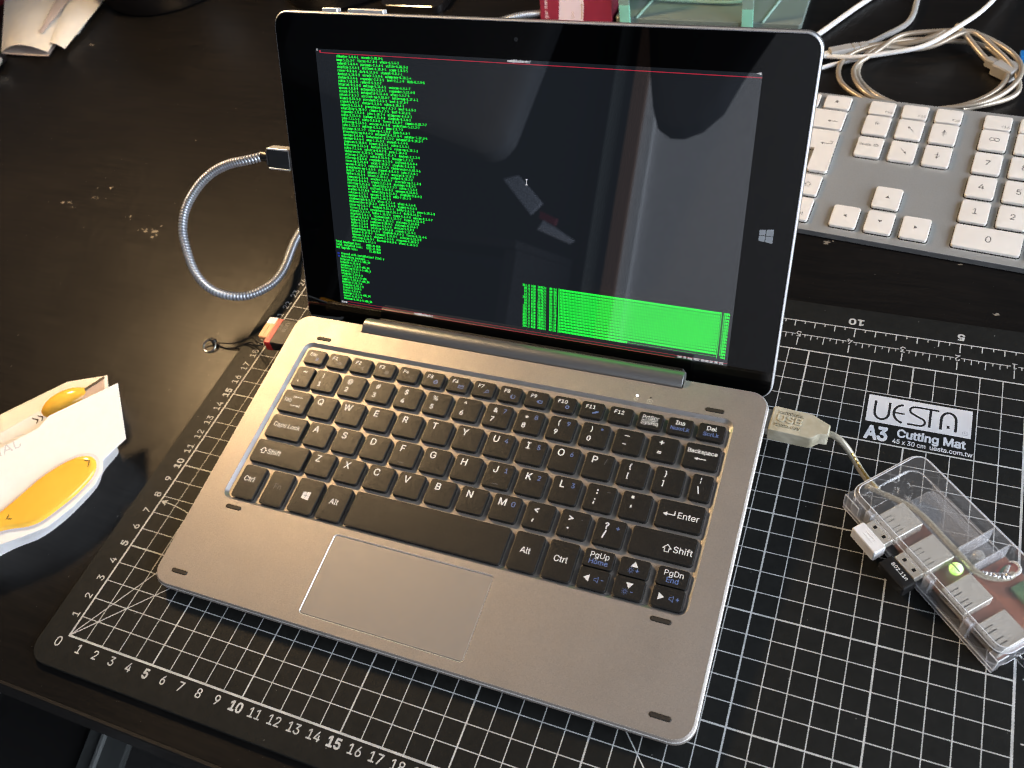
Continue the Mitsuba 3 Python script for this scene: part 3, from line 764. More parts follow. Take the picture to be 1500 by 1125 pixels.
for k in range(15):
    L1.append((f"{pkg()}{'-x86_64' if tr.random() < .4 else ''}"[:tr.randint(20, 27)], -10.62, 2.93 - ROW * (k + 2)))
for k in range(15):
    y = 2.63 - k * ROW * .98; nm = f"{tr.randint(1, 400)}.{tr.randint(0, 9)} {tr.choice(('KiB', 'MiB'))}"
    L1 += [(nm.rjust(10), .12, y), (f"{tr.randint(100, 999)}K/s", 1.02, y), (f"0{tr.randint(0, 9)}:{tr.randint(10, 59)}", 1.66, y)]
    full = 102 if k < 14 else 46
    L1 += [('[' + '#' * full + '-' * (102 - full) + ']', 2.13, y), ('100%' if k < 14 else ' 45%', 10.40, y)]
add('green_text', raster(L1, PX, PY), 'display_glass', lap, TMx, smooth=False, emit=(.022, 1.40, .085), label='green terminal text on the display')
for w in (('root@blackarch:/', -.60, 13.46), ('root@blackarch:/', -6.20, .03), ('Sat 26 Aug 2017 02:09:32 PM UTC', 8.42, .05), ('-+x', 10.60, 13.52), ('x', -10.80, 13.49), ('xterm', -10.80, .04)):
    add('white_text', raster([w], PX * .92, PY), 'display_glass', lap, TMx, smooth=False, emit=(.75, .75, .78))
for w in ((-10.6, 13.39, 10.86, 13.425), (-10.4, .135, 10.86, .155), (-10.4, -.01, -6.3, .012), (-5.0, -.01, 8.3, .012), (-10.66, 13.41, -10.55, 13.52)):
    add('red_line', flat([box(*w)], .046), 'display_glass', lap, TMx, smooth=False, emit=(.45, .020, .045))
add('mouse_pointer', flat([box(.385, 7.86, .415, 8.15), box(.34, 8.13, .46, 8.155), box(.34, 7.855, .46, 7.88)], .052), 'display_glass', lap, TMx, smooth=False, emit=(.9, .9, .92))
add('blue_marks', flat([box(-10.74, 2.93, -10.70, 3.02), box(-10.67, 2.93, -10.63, 3.02), box(-10.74, 2.77, -10.70, 2.86), box(-10.67, 2.77, -10.63, 2.86)], .046), 'display_glass', lap, TMx, smooth=False, emit=(.02, .05, .55))

# ================================================================== the white desktop keyboard
kb = thing('desktop_keyboard', 'aluminium desktop keyboard with white keys behind the screen on the right', 'keyboard')
a1, a2 = -0.0955, 0.1178
KX = np.array([math.cos(a1), math.sin(a1), 0]); KY = np.array([-math.sin(a1) * math.cos(a2), math.cos(a1) * math.cos(a2), math.sin(a2)])
KM = frame((29.64, 35.945, .619), KX, KY)
add('plate', rbox(-28.6, -2.12, 14.5, 9.30, .45, [(-.62, .03), (-.60, 0), (-.26, 0), (-.235, .025)], 6), 'aluminium', kb, KM, smooth=25, label='grey aluminium plate')
add('front_edge', bx(-28.3, -2.135, -.61, 14.2, -2.09, -.25, 0, .01), 'aluminium_shade', kb, KM)  # shade of the front face put into a darker aluminium colour
for x in (-25, 11): add('foot', bx(x, 6.2, -1.75, x + 2, 9.0, -.6, .1, .3), 'white_plastic', kb, KM)
def wkey(x, y, w=1.50, d=1.62, gs=(), shape=None):
    m = shape if shape is not None else rbox(x, y - d, x + w, y, .16, [(-.20, .02), (-.06, .0), (-.02, .02), (0, .06)], 4)
    k = add('key', m, 'white_key', kb, KM, smooth=35)
    cut = rbox(x - .035, y - d - .035, x + w + .035, y + .035, .19, [(-.232, 0), (-.228, 0)], 4)
    add('gap', cut, 'black_matte', k, KM, smooth=False)
    gs = [g for g in gs if not g.is_empty]
    if gs: add('legend', flat(gs, .013), 'legend_grey', k, KM, smooth=False)
for x, y, a in ((0, 0, 90), (1.9, 0, 180), (3.8, 0, -90), (1.9, 1.9, 0)):
    wkey(x, y, gs=[tri(x + .76, y - .78, .24, a)])
wkey(0, 5.72, gs=text('delete', .19, x=.13, y=4.96, bold=0, sx=.92) + [outline(Polygon([(1.0, 4.98), (1.16, 4.98), (1.25, 5.06), (1.16, 5.14), (1.0, 5.14)]), .04)])
wkey(1.9, 5.72, gs=[arrow(2.7, 4.9, .52, .035, 135, .3)])
wkey(3.8, 5.72, gs=[arrow(4.55, 4.9, .52, .035, 90, .3), line([(4.42, 4.86), (4.68, 4.86)], .03), line([(4.42, 4.98), (4.68, 4.98)], .03)])
wkey(0, 7.60, gs=text('fn', .22, .62, 6.80, bold=0))
wkey(1.9, 7.60, gs=[arrow(2.7, 6.8, .52, .035, -45, .3)])
wkey(3.8, 7.60, gs=[arrow(4.55, 6.8, .52, .035, -90, .3), line([(4.42, 6.84), (4.68, 6.84)], .03), line([(4.42, 6.72), (4.68, 6.72)], .03)])
for k in range(3): wkey(1.9 * k, 8.88, d=1.14, gs=text(f'F{13 + k}', .17, 1.9 * k + .98, 8.88 - .98, bold=0))
NX = 6.488
for j, (p, q, r) in enumerate((('1', '2', '3'), ('4', '5', '6'), ('7', '8', '9'))):
    for i, s in enumerate((p, q, r)):
        wkey(NX + 1.9 * i, 1.9 * (j + 1), gs=text(s, .40, NX + 1.9 * i + .76, 1.9 * (j + 1) - 1.0, 'c', 0))
wkey(NX, .05, w=3.42, gs=text('0', .42, NX + 1.75, -.98, 'c', 0)); wkey(NX + 3.8, .05, gs=text('.', .4, NX + 4.5, -1.0, 'c', 0))
inf = [outline(Point(NX + .66, 6.82).buffer(.13), .04), outline(Point(NX + .92, 6.82).buffer(.13), .04)]
for i, s in enumerate(('', '=', '/')): wkey(NX + 1.9 * i, 7.60, gs=inf if i == 0 else text(s, .34, NX + 1.9 * i + .75, 6.7, 'c', 0))
for k in range(3): wkey(NX + 1.9 * k, 8.84, d=1.14, gs=text(f'F{16 + k}', .17, NX + 1.9 * k + .98, 8.84 - .98, bold=0))
wkey(-2.72, 8.92, w=1.60, d=1.12, gs=[tri(-1.98, 8.42, .22, 0), box(-2.09, 8.27, -1.87, 8.31)])
wkey(-4.62, 8.92, w=1.60, d=1.12)
wkey(-4.5, 7.62, w=3.36, gs=[arrow(-1.80, 6.62, .62, .035, 0, .28)])
ret = Polygon([(-3.2, 5.80), (-1.15, 5.80), (-1.08, 2.34), (-2.26, 2.34), (-2.26, 4.20), (-3.2, 4.20)]).buffer(-.16).buffer(.16)
def poly_rings(g, lv):
    out = []
    for z, i in lv:
        q = np.array(g.exterior.coords)[:-1]; c = np.array([-1.7, 4.0])
        out.append(np.c_[q + (c - q) / np.linalg.norm(c - q, axis=1, keepdims=True) * i, np.full(len(q), z)])
    return out
rp = trimesh.creation.extrude_polygon(ret, .19, engine='earcut'); rv = rp.vertices.copy(); rv[:, 2] -= .19
k = add('key', (rv, rp.faces), 'white_key', kb, KM, smooth=False)
gp = flat([ret.buffer(.035)], -.229); add('gap', gp, 'black_matte', k, KM, smooth=False)
ra = arrow(-1.72, 4.66, .62, .035, 0, .26).union(line([(-1.42, 4.66), (-1.36, 4.70), (-1.36, 4.86), (-1.42, 4.90), (-1.50, 4.90)], .035))
add('legend', flat([ra], .013), 'legend_grey', k, KM, smooth=False)
wkey(-5.6, 2.0, w=4.44, gs=[house(-1.85, 1.15, .36, .03)])
wkey(-3.6, .12, w=2.44, d=1.76, gs=text('ctrl', .22, -1.98, -1.28, bold=0))

# ================================================================== the clear USB hub and what is plugged into it
hub = thing('usb_hub', 'clear plastic four port hub with metal sockets and a lit green lamp', 'usb hub')
HM = frame((32.88, 16.16, 0), (.7217, -.692, 0), (.692, .7217, 0))
HZ = 1.45
add('cover', rbox(0, .10, 8.75, 3.95, .60, [(.05, .08), (.14, 0), (HZ - .16, 0), (HZ - .05, .05), (HZ, .16)], 7), 'clear_sheet', hub, HM, smooth=40, label='clear plastic cover')
def rod(pts, r): return vf(*[tube(np.linspace(a, b, 3), r, 8) for a, b in zip(np.array(pts[:-1], float), np.array(pts[1:], float))])
top = rr(.08, .18, 8.67, 3.87, .40, HZ - .06, 6); bot = rr(.06, .14, 8.69, 3.91, .40, .12, 6); mid = rr(.02, .12, 8.73, 3.93, .42, .72, 6)
def hoop(q, r): q = np.vstack([q, q[:1]]); return tube(np.repeat(q, 1, 0), r, 8)
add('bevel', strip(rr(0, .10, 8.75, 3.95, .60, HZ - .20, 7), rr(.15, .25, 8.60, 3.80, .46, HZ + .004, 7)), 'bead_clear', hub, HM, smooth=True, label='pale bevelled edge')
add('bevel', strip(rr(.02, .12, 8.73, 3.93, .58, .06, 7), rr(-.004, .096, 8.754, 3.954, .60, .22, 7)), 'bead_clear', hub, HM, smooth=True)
add('side_wall', strip(rr(-.003, .097, 8.753, 3.953, .60, .22, 7), rr(-.003, .097, 8.753, 3.953, .60, HZ - .20, 7)), 'sheen_clear', hub, HM, smooth=True)
add('bright_edge', hoop(rr(0, .10, 8.75, 3.95, .60, HZ - .19, 7), .032), 'glint_clear', hub, HM, smooth=40)  # thin pale rods drawn as the light caught along the edges
add('bright_edge', hoop(rr(.15, .25, 8.60, 3.80, .46, HZ, 7), .026), 'glint_clear', hub, HM, smooth=40)
add('bright_edge', hoop(rr(.02, .12, 8.73, 3.93, .58, .10, 7), .03), 'glint_clear', hub, HM, smooth=40)
add('top_sheen', flat([Polygon(rr(.15, .25, 8.60, 3.80, .46, 0, 7)[:, :2])], HZ + .006), 'sheen_clear', hub, HM, smooth=False)  # sheet added for the grey sheen reflected by the cover
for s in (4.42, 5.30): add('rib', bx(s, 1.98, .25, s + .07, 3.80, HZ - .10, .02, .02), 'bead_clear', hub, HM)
for t, s0, s1 in ((1.98, 1.3, 5.3), (3.35, 1.5, 4.4)): add('rib', bx(s0, t, .25, s1, t + .05, HZ - .3, .02, .02), 'grey_clear', hub, HM)
add('floor_sheet', bx(1.35, 1.95, .20, 5.30, 3.75, .24, 0, .35), 'grey_clear', hub, HM)
add('screw_post', lathe([(.02, .2), (.26, .2), (.24, 1.1), (.14, 1.18), (.02, 1.18)], 20), 'milky_clear', hub, HM @ frame((5.02, 2.55, 0), (1, 0, 0), (0, 1, 0)))
add('corner_boss', lathe([(.36, .2), (.40, .2), (.40, 1.1), (.36, 1.1)], 24), 'clear_solid', hub, HM @ frame((1.05, 2.2, 0), (1, 0, 0), (0, 1, 0)))
add('corner_boss', bx(.25, .35, .2, 1.15, 1.25, 1.1, .03, .05), 'clear_sheet', hub, HM)
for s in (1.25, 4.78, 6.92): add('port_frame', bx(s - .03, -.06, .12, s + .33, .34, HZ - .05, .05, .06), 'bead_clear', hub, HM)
add('ledge', bx(.0, -.07, .08, 8.76, .28, .34, .03, .03), 'sheen_clear', hub, HM)
for z in (.09, .34): add('bright_edge', rod([(.02, -.06, z), (8.74, -.06, z)], .03), 'glint_clear', hub, HM, smooth=40)
add('corner_block', bx(8.30, -.07, .345, 8.76, .48, 1.16, .03, .04), 'sheen_clear', hub, HM)
add('corner_block', bx(.0, -.07, .345, .9, .40, 1.10, .03, .06), 'sheen_clear', hub, HM)
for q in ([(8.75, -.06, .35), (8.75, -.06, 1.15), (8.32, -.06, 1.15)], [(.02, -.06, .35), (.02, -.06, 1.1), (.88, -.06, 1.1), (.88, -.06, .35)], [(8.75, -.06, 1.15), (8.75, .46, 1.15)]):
    add('bright_edge', rod(q, .028), 'glint_clear', hub, HM, smooth=40)
add('circuit_board', bx(1.4, .34, .40, 8.55, 2.0, .52, 0, .05), 'circuit_board', hub, HM)
add('circuit_board', bx(5.42, 2.003, .40, 8.55, 3.70, .52, 0, .05), 'circuit_board', hub, HM)
for s in (1.56, 3.36, 5.46, 7.26):
    sh_ = mani(bx(s, .26, .56, s + 1.26, 1.68, 1.16, .03, .04)) - mani(bx(s + .06, .0, .62, s + 1.20, 1.5, 1.10))
    for q in (.28, .48, .82, 1.02): sh_ = sh_ - mani(bx(s + q - .026, .26 + .08, 1.0, s + q + .026, .84, 1.3))
    k = add('socket', sh_, 'steel_satin', hub, HM)
    for q in (.38, .92): add('spring_tab', (np.array([(s + q - .085, .74, 1.166), (s + q + .085, .74, 1.166), (s + q + .075, .40, 1.14), (s + q - .075, .40, 1.14), (s + q - .065, .27, 1.20), (s + q + .065, .27, 1.20)]), np.array([[0, 2, 1], [0, 3, 2], [3, 5, 2], [3, 4, 5]])), 'steel_satin', k, HM, smooth=False)
    add('tongue', bx(s + .12, .35, .66, s + 1.14, 1.4, .80, .02, .02), 'black_matte', k, HM)
    add('shadow_box', bx(s + .065, 1.40, .63, s + 1.195, 1.49, 1.09), 'black_matte', k, HM)
add('lamp', ball((5.02, 1.42, 1.0), .27, 3, (1, 1, 1)), 'white_plastic', hub, HM, emit=(.36, .86, .02), label='lit green lamp')
add('lamp_band', tube(np.c_[5.02 + .275 * np.cos(np.linspace(2.4, 5.6, 24)), 1.42 + .10 * np.sin(np.linspace(2.4, 5.6, 24)), 1.0 + .255 * np.abs(np.sin(np.linspace(2.4, 5.6, 24)))], .022, 6), 'print_dark', hub, HM)
add('lamp_ring', loft([np.c_[.31 * np.cos(q) + 5.02, .31 * np.sin(q) + 1.42, q * 0 + z] for z in (.55, 1.0) for q in [np.arange(24) * np.pi / 12]], caps=False), 'milky_clear', hub, HM, smooth=True)
add('inner_cable', stube([(-.02, 1.12, .75), (1.0, 1.50, .95), (2.2, 1.92, 1.05), (3.6, 1.93, 1.10), (4.9, 1.92, 1.10), (5.6, 1.98, 1.05), (6.05, 2.35, 1.0), (6.3, 2.9, .95), (6.25, 3.2, .9)], .13, 60, 10), 'clear_sheath', hub, HM)
add('foil', stube([(5.7, 2.1, .98), (6.02, 2.45, .98), (6.28, 2.95, .95)], .17, 30, 10, lambda s, ph: 1 + .12 * np.sin(s * 40 + ph * 2)), 'plug_steel', hub, HM, smooth=False)
for k, (m, dz) in enumerate((('wire_red', 0), ('wire_green', .05), ('cable_white', .1))):
    add('wire', stube([(6.3, 3.1, .95), (6.1, 3.45 + dz, 1.0), (5.85, 3.4 + dz, .9), (5.75 + .1 * k, 3.0 + .1 * k, .7), (5.9 + .1 * k, 2.75 + .1 * k, .54)], .05 if k < 2 else .085, 30, 8), m, hub, HM)
add('chip', bx(6.6, 2.75, .52, 7.8, 3.45, .72, .03, .05), 'green_chip', hub, HM)
add('hanging_loop', tube(np.c_[9.05 + .75 * np.cos(np.linspace(-2.0, 2.0, 30)), 1.75 + .75 * np.sin(np.linspace(-2.0, 2.0, 30)), np.full(30, .55)], .13, 10), 'clear_solid', hub, HM)
# its lead and plug
add('lead', stube([(31.55, 18.80, 1.66), (32.18, 18.62, 1.60), (32.75, 18.28, 1.2), (33.22, 17.84, .85), (33.70, 17.32, .72), (34.15, 16.9, .75)], .155, 50, 12), 'clear_sheath', hub, label='clear sheathed lead')
add('lead_core', stube([(32.80, 18.22, 1.31), (33.22, 17.82, .99), (33.70, 17.30, .86), (34.10, 16.9, .88)], .055, 40, 8, lambda s, ph: 1 + .25 * np.sin(s * 30)), 'gold_wire', hub)
PM = frame((28.95, 18.80, 1.70), (1, -.045, -.02), (.045, 1, 0))
pl = [(0.12, -.64), (.16, -.72), (1.95, -.70), (2.15, -.60), (2.3, -.42), (2.45, -.30), (2.75, -.26), (2.75, .32), (2.1, .60), (1.9, .70), (.16, .72), (.12, .64)]
def inset(p, i):
    c = np.array([1.3, 0.0]); p = np.array(p); return p + (c - p) * i
add('plug', loft([np.c_[inset(pl, i), np.full(len(pl), z)] for z, i in ((-.42, .10), (-.34, 0), (.33, 0), (.40, .03), (.42, .06))]), 'beige_plastic', hub, PM, smooth=35, label='grubby beige plug')
emb = text('UNIVERSAL', .145, .98, .32, 'c', 1) + text('USB', .37, .95, -.14, 'c', 1, 1.15) + text('SERIAL BUS', .145, .93, -.42, 'c', 1)
ev = [trimesh.creation.extrude_polygon(q, .06, engine='earcut') for g in emb for q in getattr(g, 'geoms', [g])]
ev = trimesh.util.concatenate(ev)
add('embossed_letter', (ev.vertices + [0, 0, .412], ev.faces), 'beige_plastic', hub, PM, smooth=False, label='raised letters reading universal serial bus')
add('plug_shell', bx(-1.0, -.60, -.22, .14, .60, .22, .03, .04), 'steel_satin', hub, PM)
add('plug_hole', bx(-.42, .02, .218, -.28, .22, .2235), 'black_matte', hub, PM)

don = thing('usb_receiver', 'small white usb receiver plugged into the first socket of the clear hub', 'usb receiver')
DM = HM @ frame((1.56, 0, 0), (1, 0, 0), (0, 1, 0))
add('shell', bx(.04, -.30, .62, 1.21, .9, 1.07, .02, .03), 'steel_satin', don, DM)
for q in (.36, .90): add('hole', bx(q - .07, -.13, 1.068, q + .07, .03, 1.0755), 'black_matte', don, DM)
cap_ = rbox(0, 0, 1.36, .62, .05, [(0, .14), (.78, 0), (.90, .02), (.93, .05)], 4)
add('cap', rbox(-.08, -.92, 1.36, -.30, .07, [(.44, .04), (.50, 0), (1.10, 0), (1.15, .04)], 4), 'white_plastic', don, DM, label='white cap')
for y in (-.66, -.50): add('ridge', bx(.34, y - .03, 1.15, .94, y + .03, 1.168, .008, .02), 'white_plastic', don, DM)
wf = thing('wifi_dongle', 'small black wireless dongle plugged into the second socket of the clear hub', 'dongle')
FM = HM @ frame((3.36, 0, 0), (1, 0, 0), (0, 1, 0))
add('shell', bx(.04, -.30, .62, 1.21, .9, 1.07, .02, .03), 'steel_satin', wf, FM)
for q in (.36, .90): add('hole', bx(q - .07, -.13, 1.068, q + .07, .03, 1.0755), 'black_matte', wf, FM)
add('cap', rbox(-.10, -1.0, 1.40, -.30, .10, [(.40, .1), (.50, .0), (.95, 0), (1.02, .03), (1.06, .14)], 5), 'black_satin', wf, FM)
add('lettering', flat(text('802.11n', .155, .66, -.63, 'c', 2, 1.05), 1.073), 'legend_white', wf, FM, smooth=False, label='white printed network standard')

# ================================================================== stick, cables, packets and the things along the back of the desk
stk = thing('usb_stick', 'black usb stick with red and cream end, in the left side of the laptop', 'usb stick')
SM = frame((3.10, 18.50, 1.72), (-1, -.03, -.02), (.03, -1, 0))
add('plug', bx(-.8, -.58, -.2, .3, .58, .2, .03, .04), 'steel_satin', stk, SM)
add('body', rbox(.12, -.90, 1.66, .90, .08, [(-.33, .06), (-.28, 0), (.26, 0), (.32, .05)], 4), 'stick_black', stk, SM)
add('lettering', flat(text('USB', .25, 1.0, -.35, 'c', 2, 1, 90) + text('3.0', .20, 1.32, -.3, 'c', 1, 1, 90), .333), 'legend_dim', stk, SM, smooth=False)
add('collar', rbox(1.30, -.93, 1.72, .93, .05, [(-.35, .05), (-.30, 0), (.29, 0), (.345, .04)], 4), 'red_plastic', stk, SM, label='red collar')
add('end_cap', rbox(1.62, -.92, 2.24, .62, .16, [(.12, .02), (.20, 0), (.36, 0), (.40, .05)], 5), 'salmon_plastic', stk, SM, label='cream and orange sliding end')
add('end_block', bx(1.6, -.80, -.3, 2.1, .55, .15, .06, .1), 'red_plastic', stk, SM)
add('end_band', bx(1.66, -.88, .392, 2.2, -.42, .408, .0, .06), 'legend_white', stk, SM)
add('groove', bx(1.90, -.30, .392, 1.93, .45, .407), 'print_brown', stk, SM)
sw = lambda p: np.array(p, float)
add('cord', vf(stube([(1.05, 17.75, 1.55), (.2, 18.1, 1.2), (-1.0, 18.75, .45), (-1.9, 18.55, .05), (-2.8, 18.38, -.05), (-3.3, 18.35, -.1)], .045, 60, 8),
                stube([(1.05, 17.70, 1.5), (.1, 17.95, 1.0), (-1.1, 18.55, .2), (-2.0, 18.30, -.15), (-2.8, 18.20, -.2), (-3.3, 18.32, -.1)], .045, 60, 8)), 'black_satin', stk, label='thin black cord loop')
q = np.linspace(0, 2 * np.pi, 41)
add('ring', tube(np.c_[-3.72 + .42 * np.cos(q), 18.02 + .42 * np.sin(q) * .85, -.12 + .16 * np.sin(q)], .05, 10), 'plug_steel', stk, label='small steel ring on the cord')
add('clasp', vf(ball((-3.55, 18.34, -.02), .17, 2), ball((-3.82, 18.42, .0), .12, 2)), 'black_satin', stk)

cb = thing('braided_cable', 'grey braided cable looping from a metal plug in the left edge of the screen', 'cable')
CP = frame(tf(TMx, [[X0, 7.78, -.42]])[0], -TMx[:3, 0], TMx[:3, 2])
add('plug', bx(.12, -.33, -.52, 1.50, .33, .52, .04, .10), 'connector_grey', cb, CP, label='dark metal plug housing')
add('plug_trim', loft([rr(.08, -.35, .16, .35, .03, z, 3) for z in (-.54, .54)]), 'plug_steel', cb, CP)
for z in (-.525, .525): add('lit_plug_edge', bx(.16, -.345, z - .05, 1.50, .345, z + .05, .02, .02), 'bright_edge', cb, CP)  # brighter side strips, lamp light on the housing put into the material
add('plug_tip', bx(-.5, -.12, -.30, .12, .12, .30, .02, .05), 'plug_steel', cb, CP)
add('collar', bx(1.50, -.30, -.46, 1.68, .30, .46, .08, .1), 'black_satin', cb, CP)
st = tf(CP, [[1.66, 0, 0], [2.05, 0, .0], [2.25, 0, .02]])
add('sleeve', tube(np.vstack([st[0], st[1]]), .29, 16), 'black_satin', cb)
path = np.vstack([st[1], [(-.92, 24.18, 9.1), (-1.68, 24.12, 8.9), (-2.68, 23.97, 8.5), (-3.7, 23.63, 7.9), (-4.51, 23.27, 7.2), (-5.11, 22.86, 6.5), (-5.44, 22.38, 5.8), (-5.5, 21.88, 5.1), (-5.37, 21.57, 4.7), (-5.12, 21.15, 4.2), (-4.63, 20.58, 3.5), (-3.98, 20.22, 2.9), (-3.31, 20.17, 2.4), (-2.56, 20.48, 1.9), (-1.94, 20.96, 1.6), (-1.52, 21.76, 1.35), (-1.29, 22.72, 1.15), (-1.4, 23.95, 1.0), (-1.86, 25.33, .8), (-2.5, 27.26, .5), (-2.7, 30, .2), (-1.5, 35, .0), (0, 42, 0), (0, 48, 0), (.2, 53.2, 0), (1.3, 54.76, 0), (2.49, 55.57, 0), (4.36, 56.11, 0), (7.5, 57.8, 0)]])
pts, L = spline(path, 3400)
def braid(s, ph): return 1 + .26 * np.abs(np.sin(np.pi * (s / .185 + .50 * np.abs(((ph * 2 / np.pi) % 2) - 1)))) ** .8 - .16
s_ = np.r_[0, np.cumsum(np.linalg.norm(np.diff(pts, axis=0), axis=1))]
lightness = np.array([braid(s, np.arange(20) * np.pi / 10) for s in s_]).reshape(-1)
lightness = np.r_[np.clip((lightness - .90) / .10, 0, 1), .5, .5]  # grooves between the ribs darkened in the vertex colour as shade
add('cord', tube(pts, .245, 20, braid), 'braid_grey', cb, smooth=True, color=np.outer(.05 + .45 * lightness, [.92, .98, 1.08]), label='ribbed braid of light and dark grey threads, groove shade and window tint in the colour')  # bluish factor puts the window reflection into the thread colour

# two packets at the left edge
def polyloft(rings): return loft([np.array(r, float) for r in rings])
pk = thing('blister_packet', 'white card packet with a large yellow window at the left, nearest the mat', 'packet')
tb = [(-4.45, 10.46, -.3), (-4.86, 8.57, -.3), (-4.37, 7.69, -.3), (-4.8, 5.47, -.3), (-5.49, 4.01, -.3), (-6.67, 3.14, -.3), (-8.37, .75, -.3), (-14.21, 5.68, -.3), (-10.28, 9.59, -.3)][::-1]
tt = [(-2.81, 9.73, 1.8), (-3.46, 8.47, 1.62), (-3.26, 7.71, 1.45), (-3.53, 5.67, 1.38), (-4.07, 4.13, 1.35), (-5.46, 3.27, 1.35), (-7.45, 1.32, 1.35), (-12.86, 5.35, 1.4), (-7.9, 9.12, 2.3)][::-1]
def smooth_ring(r, n=72, keep=False):
    r = np.array(r + r[:1], float); s = np.r_[0, np.cumsum(np.linalg.norm(np.diff(r, axis=0), axis=1))]; s /= s[-1]
    q = np.linspace(0, 1, n, endpoint=False)
    return np.c_[[np.interp(q, np.linspace(0, 1, len(r)), r[:, k]) for k in range(3)]].T
def relax(r, k=2):
    for _ in range(k): r = (np.roll(r, 1, 0) + 2 * r + np.roll(r, -1, 0)) / 4
    return r
B_, T_ = relax(smooth_ring(tb), 10)[::-1], relax(smooth_ring(tt), 10)[::-1]
if np.sum(B_[:, 0] * np.roll(B_[:, 1], -1) - np.roll(B_[:, 0], -1) * B_[:, 1]) < 0: B_, T_ = B_[::-1], T_[::-1]
add('tray', loft([B_, B_ * .8 + T_ * .2 + [0, 0, .15], B_ * .35 + T_ * .65 + [0, 0, .12], T_]), 'white_plastic', pk, smooth=50, label='white plastic tray')
PF = frame((-7.498, 9.605, 2.6), (.6552, .7554, 0), (-.7401, .6419, .2004))
def up(p, z): return np.c_[p, np.full(len(p), z)]
cardp = np.array([(3.88, 0.0), (3.24, -3.55), (1.80, -4.12), (1.62, -4.70), (1.0, -5.30), (-.33, -5.90), (-1.83, -6.30), (-3.39, -6.1), (-6.15, -5.6), (-6.02, -.75), (-.7, -.42), (0.0, 0.0)])[::-1]
add('card', loft([up(cardp, -.07), up(cardp, 0)]), 'white_card', pk, PF, smooth=False, label='white card front')
yel = np.array([(-5.6, -4.75), (-4.46, -4.43), (-3.7, -4.24), (-2.54, -3.9), (-1.34, -3.47), (0.0, -3.28), (.84, -3.33), (1.36, -3.60), (1.50, -4.03), (1.32, -4.47), (.90, -4.82), (0.0, -5.22), (-1.17, -5.50), (-1.86, -5.66), (-2.6, -5.62), (-3.56, -5.2), (-4.8, -4.95)])
yr = relax(smooth_ring([(a, (b + 4.55) * 1.10 - 4.66, 0) for a, b in yel], 68), 3)[:, :2]
if np.sum(yr[:, 0] * np.roll(yr[:, 1], -1) - np.roll(yr[:, 0], -1) * yr[:, 1]) < 0: yr = yr[::-1]
yc = yr.mean(0)
add('window', loft([up(yr, .01)] + [up(yr + (yc - yr) * i, .01 + z) for z, i in ((.10, .02), (.18, .07), (.22, .14), (.25, .28), (.27, .5), (.275, .8))]), 'yellow_plastic', pk, PF, smooth=50, label='glossy yellow window')
add('window_border', flat([Polygon(yr).buffer(.17).difference(Polygon(yr).buffer(-.02))], .016), 'milky_plastic', pk, PF, smooth=False)
chev = [line([(1.02, -3.86), (1.25, -4.02), (1.08, -4.30)], .055), line([(-3.24, -4.80), (-3.40, -4.96), (-3.16, -5.10)], .055)]
add('corner_mark', flat(chev, .285), 'print_brown', pk, PF, smooth=False)
mir = [affinity.translate(affinity.scale(g, -1, 1, origin=(0, 0)), -1.75, -1.05) for g in text('JAMES &', .55, 0, 0, 'l', 0, 1.1)]
add('lettering', flat(mir, .016), 'print_light_grey', pk, PF, smooth=False, label='faint mirrored printed letters')
pk2 = thing('blister_packet', 'cream card packet with a small yellow bump, behind the large windowed packet', 'packet')
b_ = np.array([(-7.72, 13.79, 1.0), (-10.54, 13.07, .5), (-14.71, 8.05, .5)]); m_ = np.array([(-6.34, 12.84, 1.9), (-9.09, 10.15, 1.9), (-11.77, 6.3, 1.9)]); f_ = np.array([(-5.61, 11.82, 1.65), (-8.06, 9.43, 1.65), (-10.95, 5.22, 1.65)])
def sheet(rows, th_=.05):
    n = len(rows[0]); V = np.vstack(rows); V = np.vstack([V, V - [0, 0, th_]]); F = []
    N = n * len(rows)
    for r in range(len(rows) - 1):
        for c in range(n - 1):
            a, b, d, e = r * n + c, r * n + c + 1, (r + 1) * n + c, (r + 1) * n + c + 1
            F += [(a, d, b), (b, d, e), (a + N, b + N, d + N), (b + N, e + N, d + N)]
    return V, np.array(F)
add('back_card', sheet([b_, m_]), 'white_card', pk2, smooth=False, label='cream lit sloping back panel')
add('front_card', sheet([m_ - [0, 0, .01], f_]), 'white_card', pk2, smooth=False)
add('body', polyloft([[(-6.5, 12.3, -.3), (-7.6, 13.4, -.3), (-10.4, 12.6, -.3), (-14.4, 7.9, -.3), (-11.5, 5.6, -.3)][::1], [(-6.5, 12.3, 1.4), (-7.6, 13.4, .8), (-10.4, 12.7, .4), (-14.4, 7.9, .4), (-11.5, 5.8, 1.4)]]), 'white_card', pk2, smooth=False)
def fan(q): return np.array(q, float), np.array([(0, k, k + 1) for k in range(1, len(q) - 1)])
add('inner_panel', fan([(-7.59, 11.64, 1.97), (-6.79, 13.03, 1.97), (-6.44, 12.96, 1.97), (-5.89, 12.22, 1.93), (-6.59, 11.16, 1.93)]), 'mauve_inside', pk2, smooth=False, label='mauve inner panel')
add('fold_line', fan([(-7.63, 11.65, 2.0), (-6.78, 13.11, 2.0), (-6.6, 13.0, 2.0), (-7.45, 11.55, 2.0)]), 'print_dark', pk2, smooth=False)
add('edge_flap', fan([(-6.79, 13.06, 2.0), (-6.64, 13.25, 2.0), (-5.79, 12.18, 1.95), (-5.89, 12.05, 1.95), (-6.5, 12.87, 2.0)]), 'white_card', pk2, smooth=False)
ub = np.array([math.cos(math.radians(49)), math.sin(math.radians(49)), 0])
add('bump', ball((0, 0, 0), 1, 3, (1.45, .80, .85)), 'yellow_plastic', pk2, frame((-8.10, 11.05, 1.55), ub, np.cross([0, 0, 1.0], ub)), smooth=True, label='glossy yellow bump')
